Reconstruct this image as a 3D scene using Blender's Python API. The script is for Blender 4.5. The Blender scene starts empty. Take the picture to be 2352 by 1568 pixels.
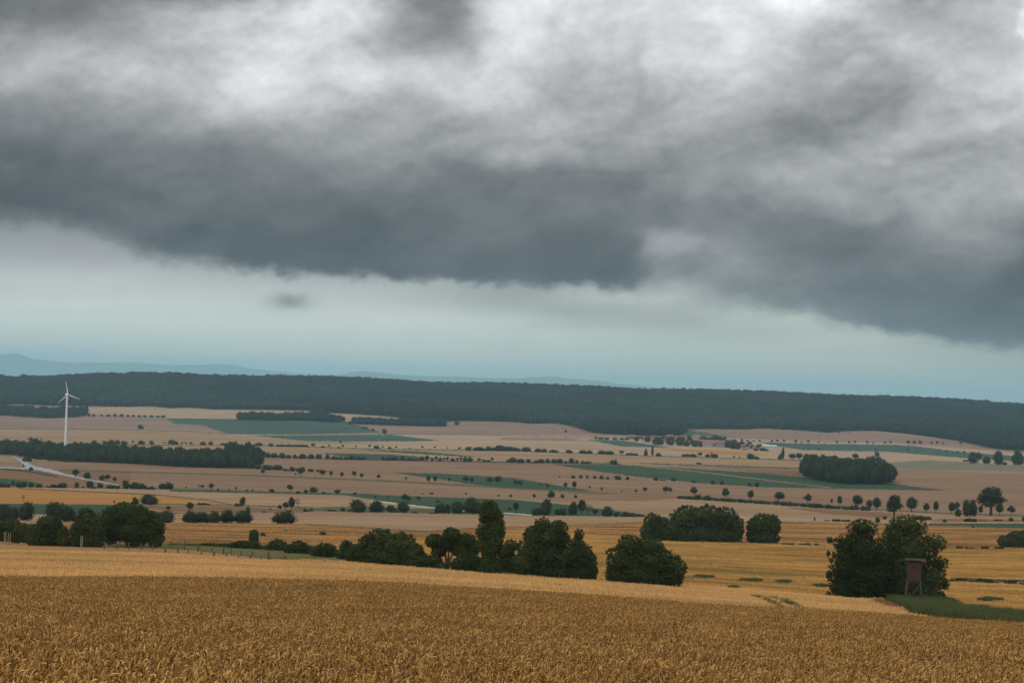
import bpy, math, random
import numpy as np
from mathutils import Matrix, Vector

random.seed(4)
RNG = np.random.RandomState(7)
scene = bpy.context.scene
COL = scene.collection
PI = math.pi

# ------------------------------------------------------------------ camera, exposure
F = 4389.0            # focal length in photo units (the photo taken as 2352 x 1568)
PX0, PY0 = 1176.0, 890.0
ROLL = math.radians(2.0)
CR, SR = math.cos(ROLL), math.sin(ROLL)
cam_data = bpy.data.cameras.new("camera")
cam_data.sensor_width = 36.0
cam_data.lens = 36.0 * F / 2352.0
cam_data.shift_y = (PY0 - 784.0) / 2352.0
cam_data.clip_start = 0.1
cam_data.clip_end = 90000.0
cam = bpy.data.objects.new("camera", cam_data)
COL.objects.link(cam)
cam.matrix_world = Matrix(((CR, -SR, 0, 0), (0, 0, -1, 0), (SR, CR, 0, 0), (0, 0, 0, 1)))
scene.camera = cam
scene.view_settings.view_transform = 'Standard'
scene.view_settings.look = 'None'
scene.view_settings.gamma = 1.0
scene.view_settings.use_curve_mapping = False
scene.view_settings.exposure = 0.0
scene.render.engine = 'CYCLES'
scene.cycles.max_bounces = 6
scene.cycles.diffuse_bounces = 3
scene.cycles.volume_bounces = 1
scene.cycles.use_denoising = True

# ------------------------------------------------------------------ sun and sky
SUN_EL, SUN_AZ = math.radians(48), math.radians(-138)     # azimuth from +Y towards +X: behind the camera, on the left
sd = bpy.data.lights.new("sun", 'SUN')
sd.energy = 0.9
sd.angle = math.radians(14)
sd.color = (1.0, 0.93, 0.82)
so = bpy.data.objects.new("sun", sd)
COL.objects.link(so)
sun_dir = Vector((math.sin(SUN_AZ) * math.cos(SUN_EL), math.cos(SUN_AZ) * math.cos(SUN_EL), math.sin(SUN_EL)))
so.rotation_euler = sun_dir.to_track_quat('Z', 'Y').to_euler()
so.location = (0, 0, 200)

world = bpy.data.worlds.new("World")
scene.world = world
world.use_nodes = True
wt = world.node_tree
wt.nodes.clear()


class G:
    """small helper to wire node trees"""
    def __init__(s, tree): s.t = tree
    def node(s, kind, **kw):
        n = s.t.nodes.new(kind)
        for k, v in kw.items(): setattr(n, k, v)
        return n
    def put(s, sock, v):
        if isinstance(v, bpy.types.NodeSocket): s.t.links.new(v, sock)
        elif v is not None: sock.default_value = v
    def m(s, op, a, b=None, c=None, clamp=False):
        n = s.node('ShaderNodeMath', operation=op, use_clamp=clamp)
        s.put(n.inputs[0], a); s.put(n.inputs[1], b); s.put(n.inputs[2], c)
        return n.outputs[0]
    def vm(s, op, a, b=None):
        n = s.node('ShaderNodeVectorMath', operation=op)
        s.put(n.inputs[0], a)
        if b is not None: s.put(n.inputs[1], b)
        return n.outputs[0]
    def xyz(s, x, y, z):
        n = s.node('ShaderNodeCombineXYZ')
        for i, v in enumerate((x, y, z)): s.put(n.inputs[i], v)
        return n.outputs[0]
    def sep(s, v):
        n = s.node('ShaderNodeSeparateXYZ'); s.put(n.inputs[0], v)
        return n.outputs
    def noise(s, vec, scale, detail=4, rough=0.5, dist=0.0):
        n = s.node('ShaderNodeTexNoise')
        s.put(n.inputs['Vector'], vec); n.inputs['Scale'].default_value = scale
        n.inputs['Detail'].default_value = detail; n.inputs['Roughness'].default_value = rough
        n.inputs['Distortion'].default_value = dist
        return n.outputs
    def ramp(s, v, lo, hi, a=0.0, b=1.0):
        n = s.node('ShaderNodeMapRange', interpolation_type='SMOOTHSTEP')
        s.put(n.inputs[0], v)
        for i, q in enumerate((lo, hi, a, b)): n.inputs[i + 1].default_value = q
        return n.outputs[0]
    def mix(s, f, a, b):
        n = s.node('ShaderNodeMix', data_type='RGBA')
        s.put(n.inputs[0], f); s.put(n.inputs[6], a if isinstance(a, bpy.types.NodeSocket) else (*a, 1)[:4])
        s.put(n.inputs[7], b if isinstance(b, bpy.types.NodeSocket) else (*b, 1)[:4])
        return n.outputs[2]
    def curve(s, v, xs, ys):
        """a smooth curve through (xs, ys), xs within 0..1; returns a socket"""
        lo, hi = float(min(ys)), float(max(ys)); rng = max(hi - lo, 1e-6)
        n = s.node('ShaderNodeFloatCurve')
        c = n.mapping.curves[0]
        pts = [(float(x), (float(y) - lo) / rng) for x, y in zip(xs, ys)]
        c.points[0].location = pts[0]; c.points[1].location = pts[-1]
        for p in pts[1:-1]: c.points.new(*p)
        n.mapping.extend = 'HORIZONTAL'
        n.mapping.update()
        s.put(n.inputs['Value'], v)
        return s.m('MULTIPLY_ADD', n.outputs[0], rng, lo)


g = G(wt)
# Two tables of brightness as seen: the cloud deck, measured upwards from its ragged lower edge, and the clear strip
# under it. Smooth curves over azimuth and elevation carry them; warping and noise give the cloud its detail.
SKX = [0, 200, 400, 600, 800, 1000, 1176, 1350, 1550, 1750, 1950, 2150, 2352]
EDGE_X = [0, 110, 210, 300, 400, 500, 620, 760, 900, 1050, 1200, 1350, 1450, 1500, 1600, 1720, 1850, 1950, 2050, 2200, 2352]
EDGE_Y = [516, 520, 536, 566, 596, 612, 622, 632, 642, 648, 654, 656, 664, 672, 690, 705, 728, 752, 768, 784, 796]
DECK_X = [0, 147, 294, 441, 588, 735, 882, 1029, 1176, 1323, 1450, 1500, 1617, 1764, 1911, 2058, 2205, 2352]
DECK_Y = [0, 50, 100, 150, 200, 250, 300, 350, 400, 450, 500, 550, 600, 640, 680, 740, 800]
DECK = np.array([
 [118,122,118,118,155,222,186,138,238,230,232,233,236,240,205,188,176,232],
 [116,126,158,190,222,230,184,144,226,214,218,221,228,242,214,174,172,226],
 [150,154,166,202,216,200,158,148,220,200,205,208,216,234,172,188,180,226],
 [176,170,190,190,216,222,204,212,222,204,202,212,230,204,182,184,200,216],
 [164,178,190,186,218,208,212,196,210,178,170,178,200,176,162,162,196,226],
 [134,150,166,178,202,184,168,166,186,166,164,168,180,158,146,148,186,216],
 [118,126,138,148,162,158,162,166,176,168,164,164,166,142,138,166,182,192],
 [104,106,112,116,124,154,158,154,160,158,152,146,138,142,166,168,172,178],
 [ 94, 96,104,112,118,124,124,120,116,118,120,132,152,162,164,166,170,174],
 [ 84, 86, 98,104,104,110,114,110,108,110,114,122,140,148,156,158,160,165],
 [ 76, 80, 92, 95, 94, 90, 93,104,104,108,112,114,110,116,126,140,148,146],
 [ 76, 80, 94, 88, 80, 80, 83, 98,100, 94,104,162,156,122,110,116,136,118],
 [ 76, 80, 90, 84, 78, 78, 84, 92, 88, 84, 92,132,140,126,104,108,130, 98],
 [ 76, 80, 90, 82, 78, 78, 84, 88, 86, 84, 90,140,126,120,112,106,100, 84],
 [ 76, 80, 90, 82, 78, 78, 84, 88, 86, 84, 90,152,150,122,106, 98, 90, 82],
 [ 76, 80, 90, 82, 78, 78, 84, 88, 86, 84, 90,152,150,124,120, 98, 92, 84],
 [ 76, 80, 90, 82, 78, 78, 84, 88, 86, 84, 90,152,150,124,120,104, 98, 90]], float) / 255.0
DECK_V = [0.0, 0.03, 0.07, 0.12, 0.18, 0.25, 0.32, 0.39, 0.46, 0.53, 0.60, 0.67, 0.74, 0.81, 0.88, 0.94, 1.0]
_eb = np.interp(DECK_X, EDGE_X, EDGE_Y)
DECK = np.array([[np.interp(_eb[j] * (1 - v), DECK_Y, DECK[:, j]) for j in range(len(DECK_X))] for v in DECK_V])
STRIP_Y = [500, 600, 640, 680, 720, 760, 800, 860, 890]
STRIP = np.array([
 [130,130,142,160,160,150,150,150,158,150,140,130,120],
 [170,166,160,166,166,160,155,152,160,150,140,130,120],
 [187,185,181,174,170,165,152,158,162,150,140,130,120],
 [193,194,192,188,182,168,150,170,182,172,150,135,120],
 [202,202,202,199,197,191,174,154,160,188,162,130,112],
 [202,203,203,202,200,197,190,182,168,168,172,142,115],
 [196,197,198,199,197,193,187,182,178,174,170,158,135],
 [184,186,188,188,188,186,182,178,174,170,166,158,145],
 [178,180,182,182,182,180,176,172,168,164,160,154,142]], float) / 255.0
AZR, ELR = 17.0, 12.5
def az_of(x): return np.degrees(np.arctan2((np.array(x, float) - PX0), F)) / (2 * AZR) + 0.5
def el_of(y): return np.degrees(np.arctan2((PY0 - np.array(y, float)), F)) / ELR
def more_columns(M, vs):
    M = np.asarray(M); a, b = M[:, 7], M[:, 8]
    low = (np.array(vs) < .2)
    c1 = np.where(low, a * .96, a * .5 + b * .5); c2 = np.where(low, b * 1.0, a * .25 + b * .75)
    return np.concatenate((M[:, :8], c1[:, None], c2[:, None], M[:, 8:]), 1)
DECK = np.minimum(DECK, .925)
STRIP = more_columns(STRIP * np.array([1.0, 1.02, 1.05, 1.07, 1.08, 1.09, 1.11, 1.14, 1.14])[:, None], [1] * len(STRIP_Y))
SKX = SKX[:8] + [1455, 1500] + SKX[8:]
azs, azd = az_of(SKX), az_of(DECK_X)
tc = g.node('ShaderNodeTexCoord')
dvec = g.vm('NORMALIZE', tc.outputs['Generated'])
dx, dy, dz = g.sep(dvec)
rx = g.m('ADD', g.m('MULTIPLY', dx, CR), g.m('MULTIPLY', dz, SR))
rz = g.m('SUBTRACT', g.m('MULTIPLY', dz, CR), g.m('MULTIPLY', dx, SR))
az = g.m('ARCTAN2', rx, dy)
el = g.m('ARCSINE', rz)
azn = g.m('MULTIPLY_ADD', az, 180 / PI / (2 * AZR), 0.5)
eln = g.m('MULTIPLY', el, 180 / PI / ELR)
# clouds rake up to the right: shear the noise space
pv = g.xyz(g.m('MULTIPLY_ADD', azn, 4.0, g.m('MULTIPLY', eln, 0.7)), g.m('MULTIPLY_ADD', azn, -1.3, g.m('MULTIPLY', eln, 2.0)), 3.1)
w1 = g.sep(g.noise(pv, 1.3, 3, 0.5)[1])
w2 = g.sep(g.noise(g.vm('ADD', pv, (5.2, 1.3, 0)), 4.2, 5, 0.55)[1])
w3 = g.noise(g.vm('ADD', pv, (1.2, 7.3, 0)), 13.0, 5, 0.6)[0]
edge = g.ramp(eln, 0.0, 0.30)                       # the clear strip by the horizon stays calm
def warped(base, k, a1, a2):
    t = g.m('MULTIPLY_ADD', g.m('SUBTRACT', w1[k], 0.5), a1, g.m('MULTIPLY', g.m('SUBTRACT', w2[k], 0.5), a2))
    return g.m('MULTIPLY_ADD', t, edge, base)
wa = warped(azn, 0, 0.02, 0.045)
we = warped(eln, 1, 0.02, 0.075)
def table(M, cols, vs, u, v, rank):
    order = np.argsort(vs); vs = np.array(vs)[order]; M = M[order]
    mean = M.mean(); U_, S_, V_ = np.linalg.svd(M - mean)
    out = mean
    for k in range(rank):
        q = math.sqrt(S_[k])
        out = g.m('MULTIPLY_ADD', g.curve(u, cols, V_[k] * q), g.curve(v, vs, U_[:, k] * q), out)
    return out
yb = g.curve(azn, az_of(EDGE_X), el_of(EDGE_Y))
soft = g.curve(azn, az_of([0, 250, 420, 560, 1000, 1440, 1500, 1700, 1900, 2050, 2352]), [.045, .036, .040, .024, .020, .022, .06, .045, .026, .022, .04])
above = g.m('SUBTRACT', we, yb)
v_deck = g.m('DIVIDE', above, g.m('SUBTRACT', float(el_of(0)), yb))
deck = table(DECK, azd, DECK_V, wa, g.m('MAXIMUM', v_deck, 0.0), 11)
strp = table(STRIP, azs, el_of(STRIP_Y), azn, g.m('MULTIPLY_ADD', g.m('SUBTRACT', w2[1], 0.5), 0.008, eln), 6)
ragged = g.m('SUBTRACT', eln, yb)
ragged = g.m('ADD', ragged, g.m('MULTIPLY_ADD', g.m('SUBTRACT', w2[2], 0.5), 0.05, g.m('MULTIPLY', g.m('SUBTRACT', w3, 0.5), 0.055)))
cover = g.m('MULTIPLY_ADD', g.m('DIVIDE', ragged, soft), 0.5, 0.5, clamp=True)
cover = g.m('MULTIPLY', g.m('MULTIPLY', cover, cover), g.m('MULTIPLY_ADD', cover, -2.0, 3.0))
L = g.m('ADD', g.m('MULTIPLY', deck, cover), g.m('MULTIPLY', strp, g.m('SUBTRACT', 1.0, cover)))
def puff(px, py, rxp, ryp, amt, L):
    cx, cy = float(az_of(px)), float(el_of(py)); kx, ky = 4389 / rxp * 2 * AZR * PI / 180, 4389 / ryp * ELR * PI / 180
    ax = g.m('MULTIPLY', g.m('ADD', g.m('SUBTRACT', azn, cx), g.m('MULTIPLY', g.m('SUBTRACT', w3, .5), .010)), kx)
    ay = g.m('MULTIPLY', g.m('ADD', g.m('SUBTRACT', eln, cy), g.m('MULTIPLY', g.m('SUBTRACT', w3, .5), .022)), ky)
    r2 = g.m('ADD', g.m('MULTIPLY', ax, ax), g.m('MULTIPLY', ay, ay))
    return g.m('MULTIPLY_ADD', g.m('EXPONENT', g.m('MULTIPLY', r2, -1.0)), amt, L)
L = puff(665, 694, 44, 17, -.25, L)
L = puff(1228, 748, 22, 6, -.04, L)
# away from the part of the sky in view: the same kind of broken grey cover
flat = g.m('ADD', g.m('MAXIMUM', dz, 0.0), 0.12)
pl = g.xyz(g.m('DIVIDE', dx, flat), g.m('DIVIDE', dy, flat), 0.7)
nz = g.noise(pl, 1.1, 7, 0.55, 0.6)[0]
Lout = g.m('MULTIPLY_ADD', g.m('SUBTRACT', nz, 0.5), 0.8, 0.90)
away = g.m('MAXIMUM', g.ramp(g.m('ABSOLUTE', g.m('SUBTRACT', azn, 0.5)), 0.47, 0.85), g.ramp(eln, 0.96, 1.9))
away = g.m('MAXIMUM', away, g.ramp(dy, 0.2, -0.1))
lowout = g.ramp(dz, 0.02, 0.12)
Lout = g.m('ADD', g.m('MULTIPLY', Lout, lowout), g.m('MULTIPLY', g.m('SUBTRACT', 1.0, lowout), 0.74))
L = g.m('ADD', g.m('MULTIPLY', L, g.m('SUBTRACT', 1.0, away)), g.m('MULTIPLY', Lout, away))
# fine cloud texture, stronger in the bright broken cloud
det = g.noise(g.vm('ADD', pv, (2, 9, 1)), 5.0, 8, 0.56, 0.2)[0]
det2 = g.noise(g.vm('ADD', pv, (9, 4, 0)), 22.0, 6, 0.62)[0]
relief_p = g.vm('ADD', g.vm('MULTIPLY', pv, (0.85, 1.1, 1.0)), (4, 2, 0))
def rel(scale, det_, off, rough, dist):
    a_ = g.noise(relief_p, scale, det_, rough, dist)[0]
    b_ = g.noise(g.vm('ADD', relief_p, (0.012, off, 0)), scale, det_, rough, dist)[0]
    return g.m('SUBTRACT', a_, b_)
relief = g.m('MULTIPLY_ADD', rel(2.1, 4, 0.11, 0.5, 0.7), 0.36, g.m('MULTIPLY', rel(6.0, 4, 0.04, 0.5, 0.6), 0.12))
fineamp = g.m('MULTIPLY', g.m('MULTIPLY', edge, g.m('MULTIPLY_ADD', cover, .85, .15)), g.ramp(L, 0.30, 0.80, 0.40, 1.0))
dd = g.m('MULTIPLY_ADD', g.m('SUBTRACT', det, 0.5), 0.20, g.m('MULTIPLY_ADD', g.m('SUBTRACT', det2, 0.5), 0.12, relief))
L = g.m('MULTIPLY_ADD', dd, fineamp, L)
L = g.m('MAXIMUM', L, 0.12)
lin = g.m('POWER', L, 2.25)
# tint: dark cloud slightly blue, bright cloud neutral, the strip above the horizon pale turquoise
t_dark = g.mix(g.ramp(L, 0.25, 0.62), (0.93, 0.985, 1.09), (0.99, 1.0, 1.02))
strip = g.m('MULTIPLY', g.ramp(eln, 0.32, 0.10), g.ramp(L, 0.40, 0.66))
t_all = g.mix(strip, t_dark, (1.0, 1.075, 0.965))
cloud = g.node('ShaderNodeVectorMath', operation='SCALE')
g.put(cloud.inputs[0], t_all); g.put(cloud.inputs[3], lin)
below = g.ramp(dz, -0.02, -0.004)
sky = g.node('ShaderNodeTexSky', sky_type='NISHITA', sun_disc=False)
sky.sun_elevation = SUN_EL
sky.sun_rotation = SUN_AZ
sky.altitude = 200
bg_c = g.node('ShaderNodeBackground'); g.put(bg_c.inputs[0], cloud.outputs[0]); bg_c.inputs[1].default_value = 1.0
bg_s = g.node('ShaderNodeBackground'); g.put(bg_s.inputs[0], sky.outputs[0]); bg_s.inputs[1].default_value = 0.08
mx = g.node('ShaderNodeMixShader')
g.put(mx.inputs[0], g.m('SUBTRACT', 1.0, g.m('MULTIPLY', strip, 0.18)))
wt.links.new(bg_s.outputs[0], mx.inputs[1]); wt.links.new(bg_c.outputs[0], mx.inputs[2])
bg_g = g.node('ShaderNodeBackground'); bg_g.inputs[0].default_value = (0.16, 0.13, 0.09, 1); bg_g.inputs[1].default_value = 1.0
mg = g.node('ShaderNodeMixShader')
g.put(mg.inputs[0], below)
wt.links.new(bg_g.outputs[0], mg.inputs[1]); wt.links.new(mx.outputs[0], mg.inputs[2])
wo = g.node('ShaderNodeOutputWorld')
wt.links.new(mg.outputs[0], wo.inputs[0])
world.cycles.sampling_method = 'MANUAL'
world.cycles.sample_map_resolution = 1024

# ------------------------------------------------------------------ helpers
def tag(o, label=None, cat=None, group=None, kind=None):
    if label: o['label'] = label
    if cat: o['category'] = cat
    if group: o['group'] = group
    if kind: o['kind'] = kind
    return o

def new_mesh(name, verts, faces_flat, counts, mats, smooth=False, mat_idx=None):
    me = bpy.data.meshes.new(name)
    verts = np.asarray(verts, np.float32).reshape(-1, 3)
    faces_flat = np.asarray(faces_flat, np.int32).ravel()
    counts = np.asarray(counts, np.int32).ravel()
    me.vertices.add(len(verts)); me.vertices.foreach_set('co', verts.ravel())
    me.loops.add(len(faces_flat)); me.loops.foreach_set('vertex_index', faces_flat)
    me.polygons.add(len(counts))
    starts = np.concatenate(([0], np.cumsum(counts)[:-1])).astype(np.int32)
    me.polygons.foreach_set('loop_start', starts)
    if mat_idx is not None: me.polygons.foreach_set('material_index', np.asarray(mat_idx, np.int32))
    me.polygons.foreach_set('use_smooth', np.full(len(counts), bool(smooth)))
    for m in (mats if isinstance(mats, (list, tuple)) else [mats]): me.materials.append(m)
    me.update(calc_edges=True)
    me.validate()
    return me

def link(name, me, parent=None, loc=None):
    o = bpy.data.objects.new(name, me)
    COL.objects.link(o)
    if parent is not None: o.parent = parent
    if loc is not None: o.location = loc
    return o

class MB:
    """collects boxes and tapered tubes into one mesh"""
    def __init__(s): s.v, s.f = [], []
    def box(s, c, size, rot=None):
        n = len(s.v); hx, hy, hz = (q / 2 for q in size)
        for x in (-hx, hx):
            for y in (-hy, hy):
                for z in (-hz, hz):
                    p = Vector((x, y, z))
                    if rot is not None: p = rot @ p
                    s.v.append((p.x + c[0], p.y + c[1], p.z + c[2]))
        for q in ((0, 1, 3, 2), (4, 6, 7, 5), (0, 4, 5, 1), (2, 3, 7, 6), (0, 2, 6, 4), (1, 5, 7, 3)):
            s.f.append([n + i for i in q])
    def tube(s, pts, rads, k=6, cap=True):
        n0 = len(s.v); pts = [Vector(p) for p in pts]
        for i, p in enumerate(pts):
            d = (pts[min(i + 1, len(pts) - 1)] - pts[max(i - 1, 0)]).normalized()
            a = d.cross(Vector((0.31, 0.9, 0.13))).normalized(); b = d.cross(a)
            for j in range(k):
                t = 2 * PI * j / k
                q = p + (a * math.cos(t) + b * math.sin(t)) * rads[i]
                s.v.append(tuple(q))
        for i in range(len(pts) - 1):
            for j in range(k):
                j2 = (j + 1) % k
                s.f.append([n0 + i * k + j, n0 + i * k + j2, n0 + (i + 1) * k + j2, n0 + (i + 1) * k + j])
        if cap:
            s.f.append([n0 + j for j in range(k)][::-1])
            s.f.append([n0 + (len(pts) - 1) * k + j for j in range(k)])
    def poly(s, pts, faces):
        n = len(s.v); s.v += [tuple(p) for p in pts]; s.f += [[n + i for i in f] for f in faces]
    def mesh(s, name, mat, smooth=False):
        return new_mesh(name, s.v, [i for f in s.f for i in f], [len(f) for f in s.f], mat, smooth)

# ------------------------------------------------------------------ materials
def principled(name, col=(0.5, 0.5, 0.5), rough=0.9, spec=0.2):
    m = bpy.data.materials.new(name); m.use_nodes = True
    b = m.node_tree.nodes['Principled BSDF']
    b.inputs['Base Color'].default_value = (*col, 1)
    b.inputs['Roughness'].default_value = rough
    b.inputs['Specular IOR Level'].default_value = spec
    return m, G(m.node_tree), b

def noisy(name, a, b_, scale=3.0, rough=0.9, spec=0.15, bump=0.0, stretch=(1, 1, 1), spaces='Object'):
    m, q, b = principled(name, a, rough, spec)
    tcn = q.node('ShaderNodeTexCoord')
    v = q.vm('MULTIPLY', tcn.outputs[spaces], stretch)
    n = q.noise(v, scale, 5, 0.6)[0]
    q.put(b.inputs['Base Color'], q.mix(q.ramp(n, 0.3, 0.7), a, b_))
    if bump:
        bn = q.node('ShaderNodeBump'); bn.inputs['Distance'].default_value = bump
        q.put(bn.inputs['Height'], n); m.node_tree.links.new(bn.outputs[0], b.inputs['Normal'])
    return m

def foliage(name, dark, light, hue=(0.07, 0.075, 0.02), scale=0.6):
    """leaves: a thin two-sided leaf with a little light coming through; colour varies from clump to clump and plant to plant"""
    m, q, b = principled(name, dark, 0.75, 0.12)
    geo = q.node('ShaderNodeNewGeometry')
    oi = q.node('ShaderNodeObjectInfo')
    n1 = q.noise(geo.outputs['Position'], scale, 3, 0.6)[0]
    isl = geo.outputs['Random Per Island']
    f = q.m('MULTIPLY_ADD', isl, 0.45, q.m('MULTIPLY', q.ramp(n1, 0.3, 0.7), 0.55))
    c = q.mix(f, dark, light)
    c = q.mix(q.m('MULTIPLY', q.m('POWER', oi.outputs['Random'], 2.0), 0.5), c, hue)
    q.put(b.inputs['Base Color'], c)
    tr = q.node('ShaderNodeBsdfTranslucent'); q.put(tr.inputs[0], c)
    ms = q.node('ShaderNodeMixShader'); ms.inputs[0].default_value = 0.22
    q.t.links.new(b.outputs[0], ms.inputs[1]); q.t.links.new(tr.outputs[0], ms.inputs[2])
    q.t.links.new(ms.outputs[0], q.t.nodes['Material Output'].inputs[0])
    return m

M_LEAF = foliage('leaf_green', (0.013, 0.024, 0.012), (0.046, 0.066, 0.026), hue=(0.055, 0.065, 0.025))
M_LEAF_NEAR = foliage('leaf_near', (0.014, 0.026, 0.012), (0.088, 0.115, 0.032), hue=(0.06, 0.08, 0.025), scale=0.3)
M_WILLOW = foliage('leaf_willow', (0.035, 0.045, 0.010), (0.095, 0.095, 0.020), scale=0.9)
M_FOREST = foliage('leaf_forest', (0.004, 0.012, 0.022), (0.044, 0.068, 0.060), hue=(0.02, 0.035, 0.02), scale=0.005)  # some blue of the distance haze is painted into these leaf tones
M_BARE = foliage('leaf_sparse', (0.06, 0.055, 0.03), (0.11, 0.09, 0.045), scale=0.9)
M_BARK = noisy('bark', (0.055, 0.042, 0.03), (0.10, 0.08, 0.06), 6, bump=0.02)

def field_mat(name, a, b_, c, fine=2.6, lines=0.0, ang=0.0, spacing=3.0, patch=0.012, contrast=1.0, bumpd=0.25, near=1.0):
    """crop or stubble: three tones mixed by large patches, wind streaks and fine grain, with drill lines running at ang"""
    m, q, b = principled(name, a, 0.95, 0.1)
    geo = q.node('ShaderNodeNewGeometry')
    rot = q.node('ShaderNodeVectorRotate', rotation_type='Z_AXIS'); rot.inputs['Angle'].default_value = ang
    q.put(rot.inputs['Vector'], geo.outputs['Position'])
    pos = q.vm('MULTIPLY', rot.outputs[0], (1, 1, 0))
    n1 = q.noise(pos, patch, 5, 0.6, 0.4)[0]
    n2 = q.noise(q.vm('MULTIPLY', pos, (0.22, 1.0, 1)), 0.16, 5, 0.65)[0]
    n3 = q.noise(pos, fine, 4, 0.7)[0]
    c1 = q.mix(q.ramp(n1, 0.34, 0.66), a, b_)
    k = q.m('MULTIPLY', q.ramp(n2, 0.42, 0.72), 0.62 * contrast)
    c2 = q.mix(k, c1, c)
    n4 = q.noise(q.vm('MULTIPLY', pos, (0.35, 1.0, 1)), patch * 3.5, 4, 0.6, 0.8)[0]
    lum = q.m('MULTIPLY_ADD', q.m('SUBTRACT', n3, 0.5), 0.9 * contrast * near, q.m('MULTIPLY_ADD', q.ramp(n4, .3, .7), .22, .88))
    if lines:
        wv = q.node('ShaderNodeTexWave', wave_type='BANDS', bands_direction='Y', wave_profile='SIN')
        q.put(wv.inputs['Vector'], pos); wv.inputs['Scale'].default_value = 0.314 / spacing
        wv.inputs['Distortion'].default_value = 0.8; wv.inputs['Detail'].default_value = 2
        wv.inputs['Detail Scale'].default_value = 0.3
        lum = q.m('MULTIPLY', lum, q.m('MULTIPLY_ADD', q.ramp(wv.outputs[1], 0.80, 1.0), -lines, 1.0))
    sc = q.node('ShaderNodeVectorMath', operation='SCALE')
    q.put(sc.inputs[0], c2); q.put(sc.inputs[3], lum)
    q.put(b.inputs['Base Color'], sc.outputs[0])
    if bumpd:
        bn = q.node('ShaderNodeBump'); bn.inputs['Distance'].default_value = bumpd; bn.inputs['Strength'].default_value = 0.6
        q.put(bn.inputs['Height'], n3); q.t.links.new(bn.outputs[0], b.inputs['Normal'])
    return m

FM = {
 'gold':   field_mat('crop_gold',   (0.331,0.154,0.033), (0.374,0.185,0.044), (0.245,0.105,0.022), lines=0.22, ang=0.05, spacing=12),
 'yellow': field_mat('crop_yellow', (0.368,0.189,0.039), (0.400,0.217,0.047), (0.240,0.140,0.029), lines=0.2, ang=-0.08, spacing=14, fine=1.6),
 'light':  field_mat('crop_light',  (0.397,0.212,0.068), (0.442,0.250,0.086), (0.294,0.146,0.043), fine=3.4, lines=0.15, ang=0.12, spacing=16),
 'straw':  field_mat('crop_straw',  (0.273,0.168,0.085), (0.315,0.204,0.109), (0.220,0.126,0.065), lines=0.4, ang=0.10, spacing=24, fine=0.8, patch=0.006),
 'pale':   field_mat('crop_pale',   (0.322,0.221,0.134), (0.357,0.251,0.156), (0.268,0.172,0.104), lines=0.3, ang=-0.05, spacing=26, fine=0.8, patch=0.005),
 'tan':    field_mat('crop_tan',    (0.210,0.120,0.065), (0.247,0.149,0.083), (0.162,0.090,0.048), lines=0.35, ang=0.2, spacing=24, fine=0.8, patch=0.007),
 'brown':  field_mat('stubble',     (0.174,0.089,0.039), (0.214,0.113,0.048), (0.127,0.065,0.030), lines=0.25, ang=0.08, spacing=9, fine=1.0, patch=0.01),
 'dun':    field_mat('stubble_near',(0.274,0.142,0.052), (0.319,0.166,0.059), (0.220,0.109,0.040), lines=0.1, ang=0.1, spacing=9, fine=3.0),
 'mauve':  field_mat('stubble_mauve',(0.207,0.126,0.089), (0.238,0.151,0.106), (0.170,0.102,0.072), lines=0.1, ang=-0.1, spacing=20, fine=0.6, patch=0.004),
 'red':    field_mat('sorrel',      (0.144,0.078,0.035), (0.173,0.102,0.042), (0.096,0.060,0.023), fine=3.0),
 'green':  field_mat('crop_green',  (0.020,0.051,0.021), (0.025,0.061,0.023), (0.015,0.040,0.016), lines=0.2, ang=0.15, spacing=14, fine=1.2, patch=0.008, contrast=0.8),
 'teal':   field_mat('crop_greyish_green', (0.027,0.061,0.042), (0.034,0.071,0.048), (0.024,0.053,0.035), fine=0.6, patch=0.006, contrast=0.7),
 'verge':  field_mat('verge',       (0.056,0.065,0.024), (0.099,0.096,0.036), (0.033,0.038,0.016), fine=1.3, patch=0.05),
 'pasture':field_mat('pasture',     (0.240,0.182,0.052), (0.288,0.210,0.062), (0.104,0.119,0.026), fine=2.2, patch=0.05),
 'hedge':  field_mat('undergrowth', (0.020,0.026,0.011), (0.030,0.036,0.013), (0.015,0.019,0.008), fine=1.0, patch=0.05),
 'bank':   field_mat('bank',        (0.066,0.093,0.027), (0.050,0.068,0.021), (0.132,0.105,0.042), fine=2.2, patch=0.1),
 'road':   noisy('asphalt', (0.20,0.225,0.25), (0.25,0.275,0.30), 0.3, 0.55, 0.4),
 'path':   noisy('gravel', (0.34,0.35,0.35), (0.42,0.42,0.41), 0.3, 0.9, 0.2),
 'ground': field_mat('soil', (0.055,0.058,0.028), (0.075,0.075,0.035), (0.04,0.042,0.02), fine=1.0),
 'wheatsoil': field_mat('wheat_floor', (0.13,0.070,0.022), (0.17,0.09,0.03), (0.08,0.042,0.014), fine=6.0),
 'quarry': field_mat('quarry_soil', (0.15,0.13,0.085), (0.085,0.10,0.05), (0.28,0.20,0.13), fine=0.4, patch=0.03),
}
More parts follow.
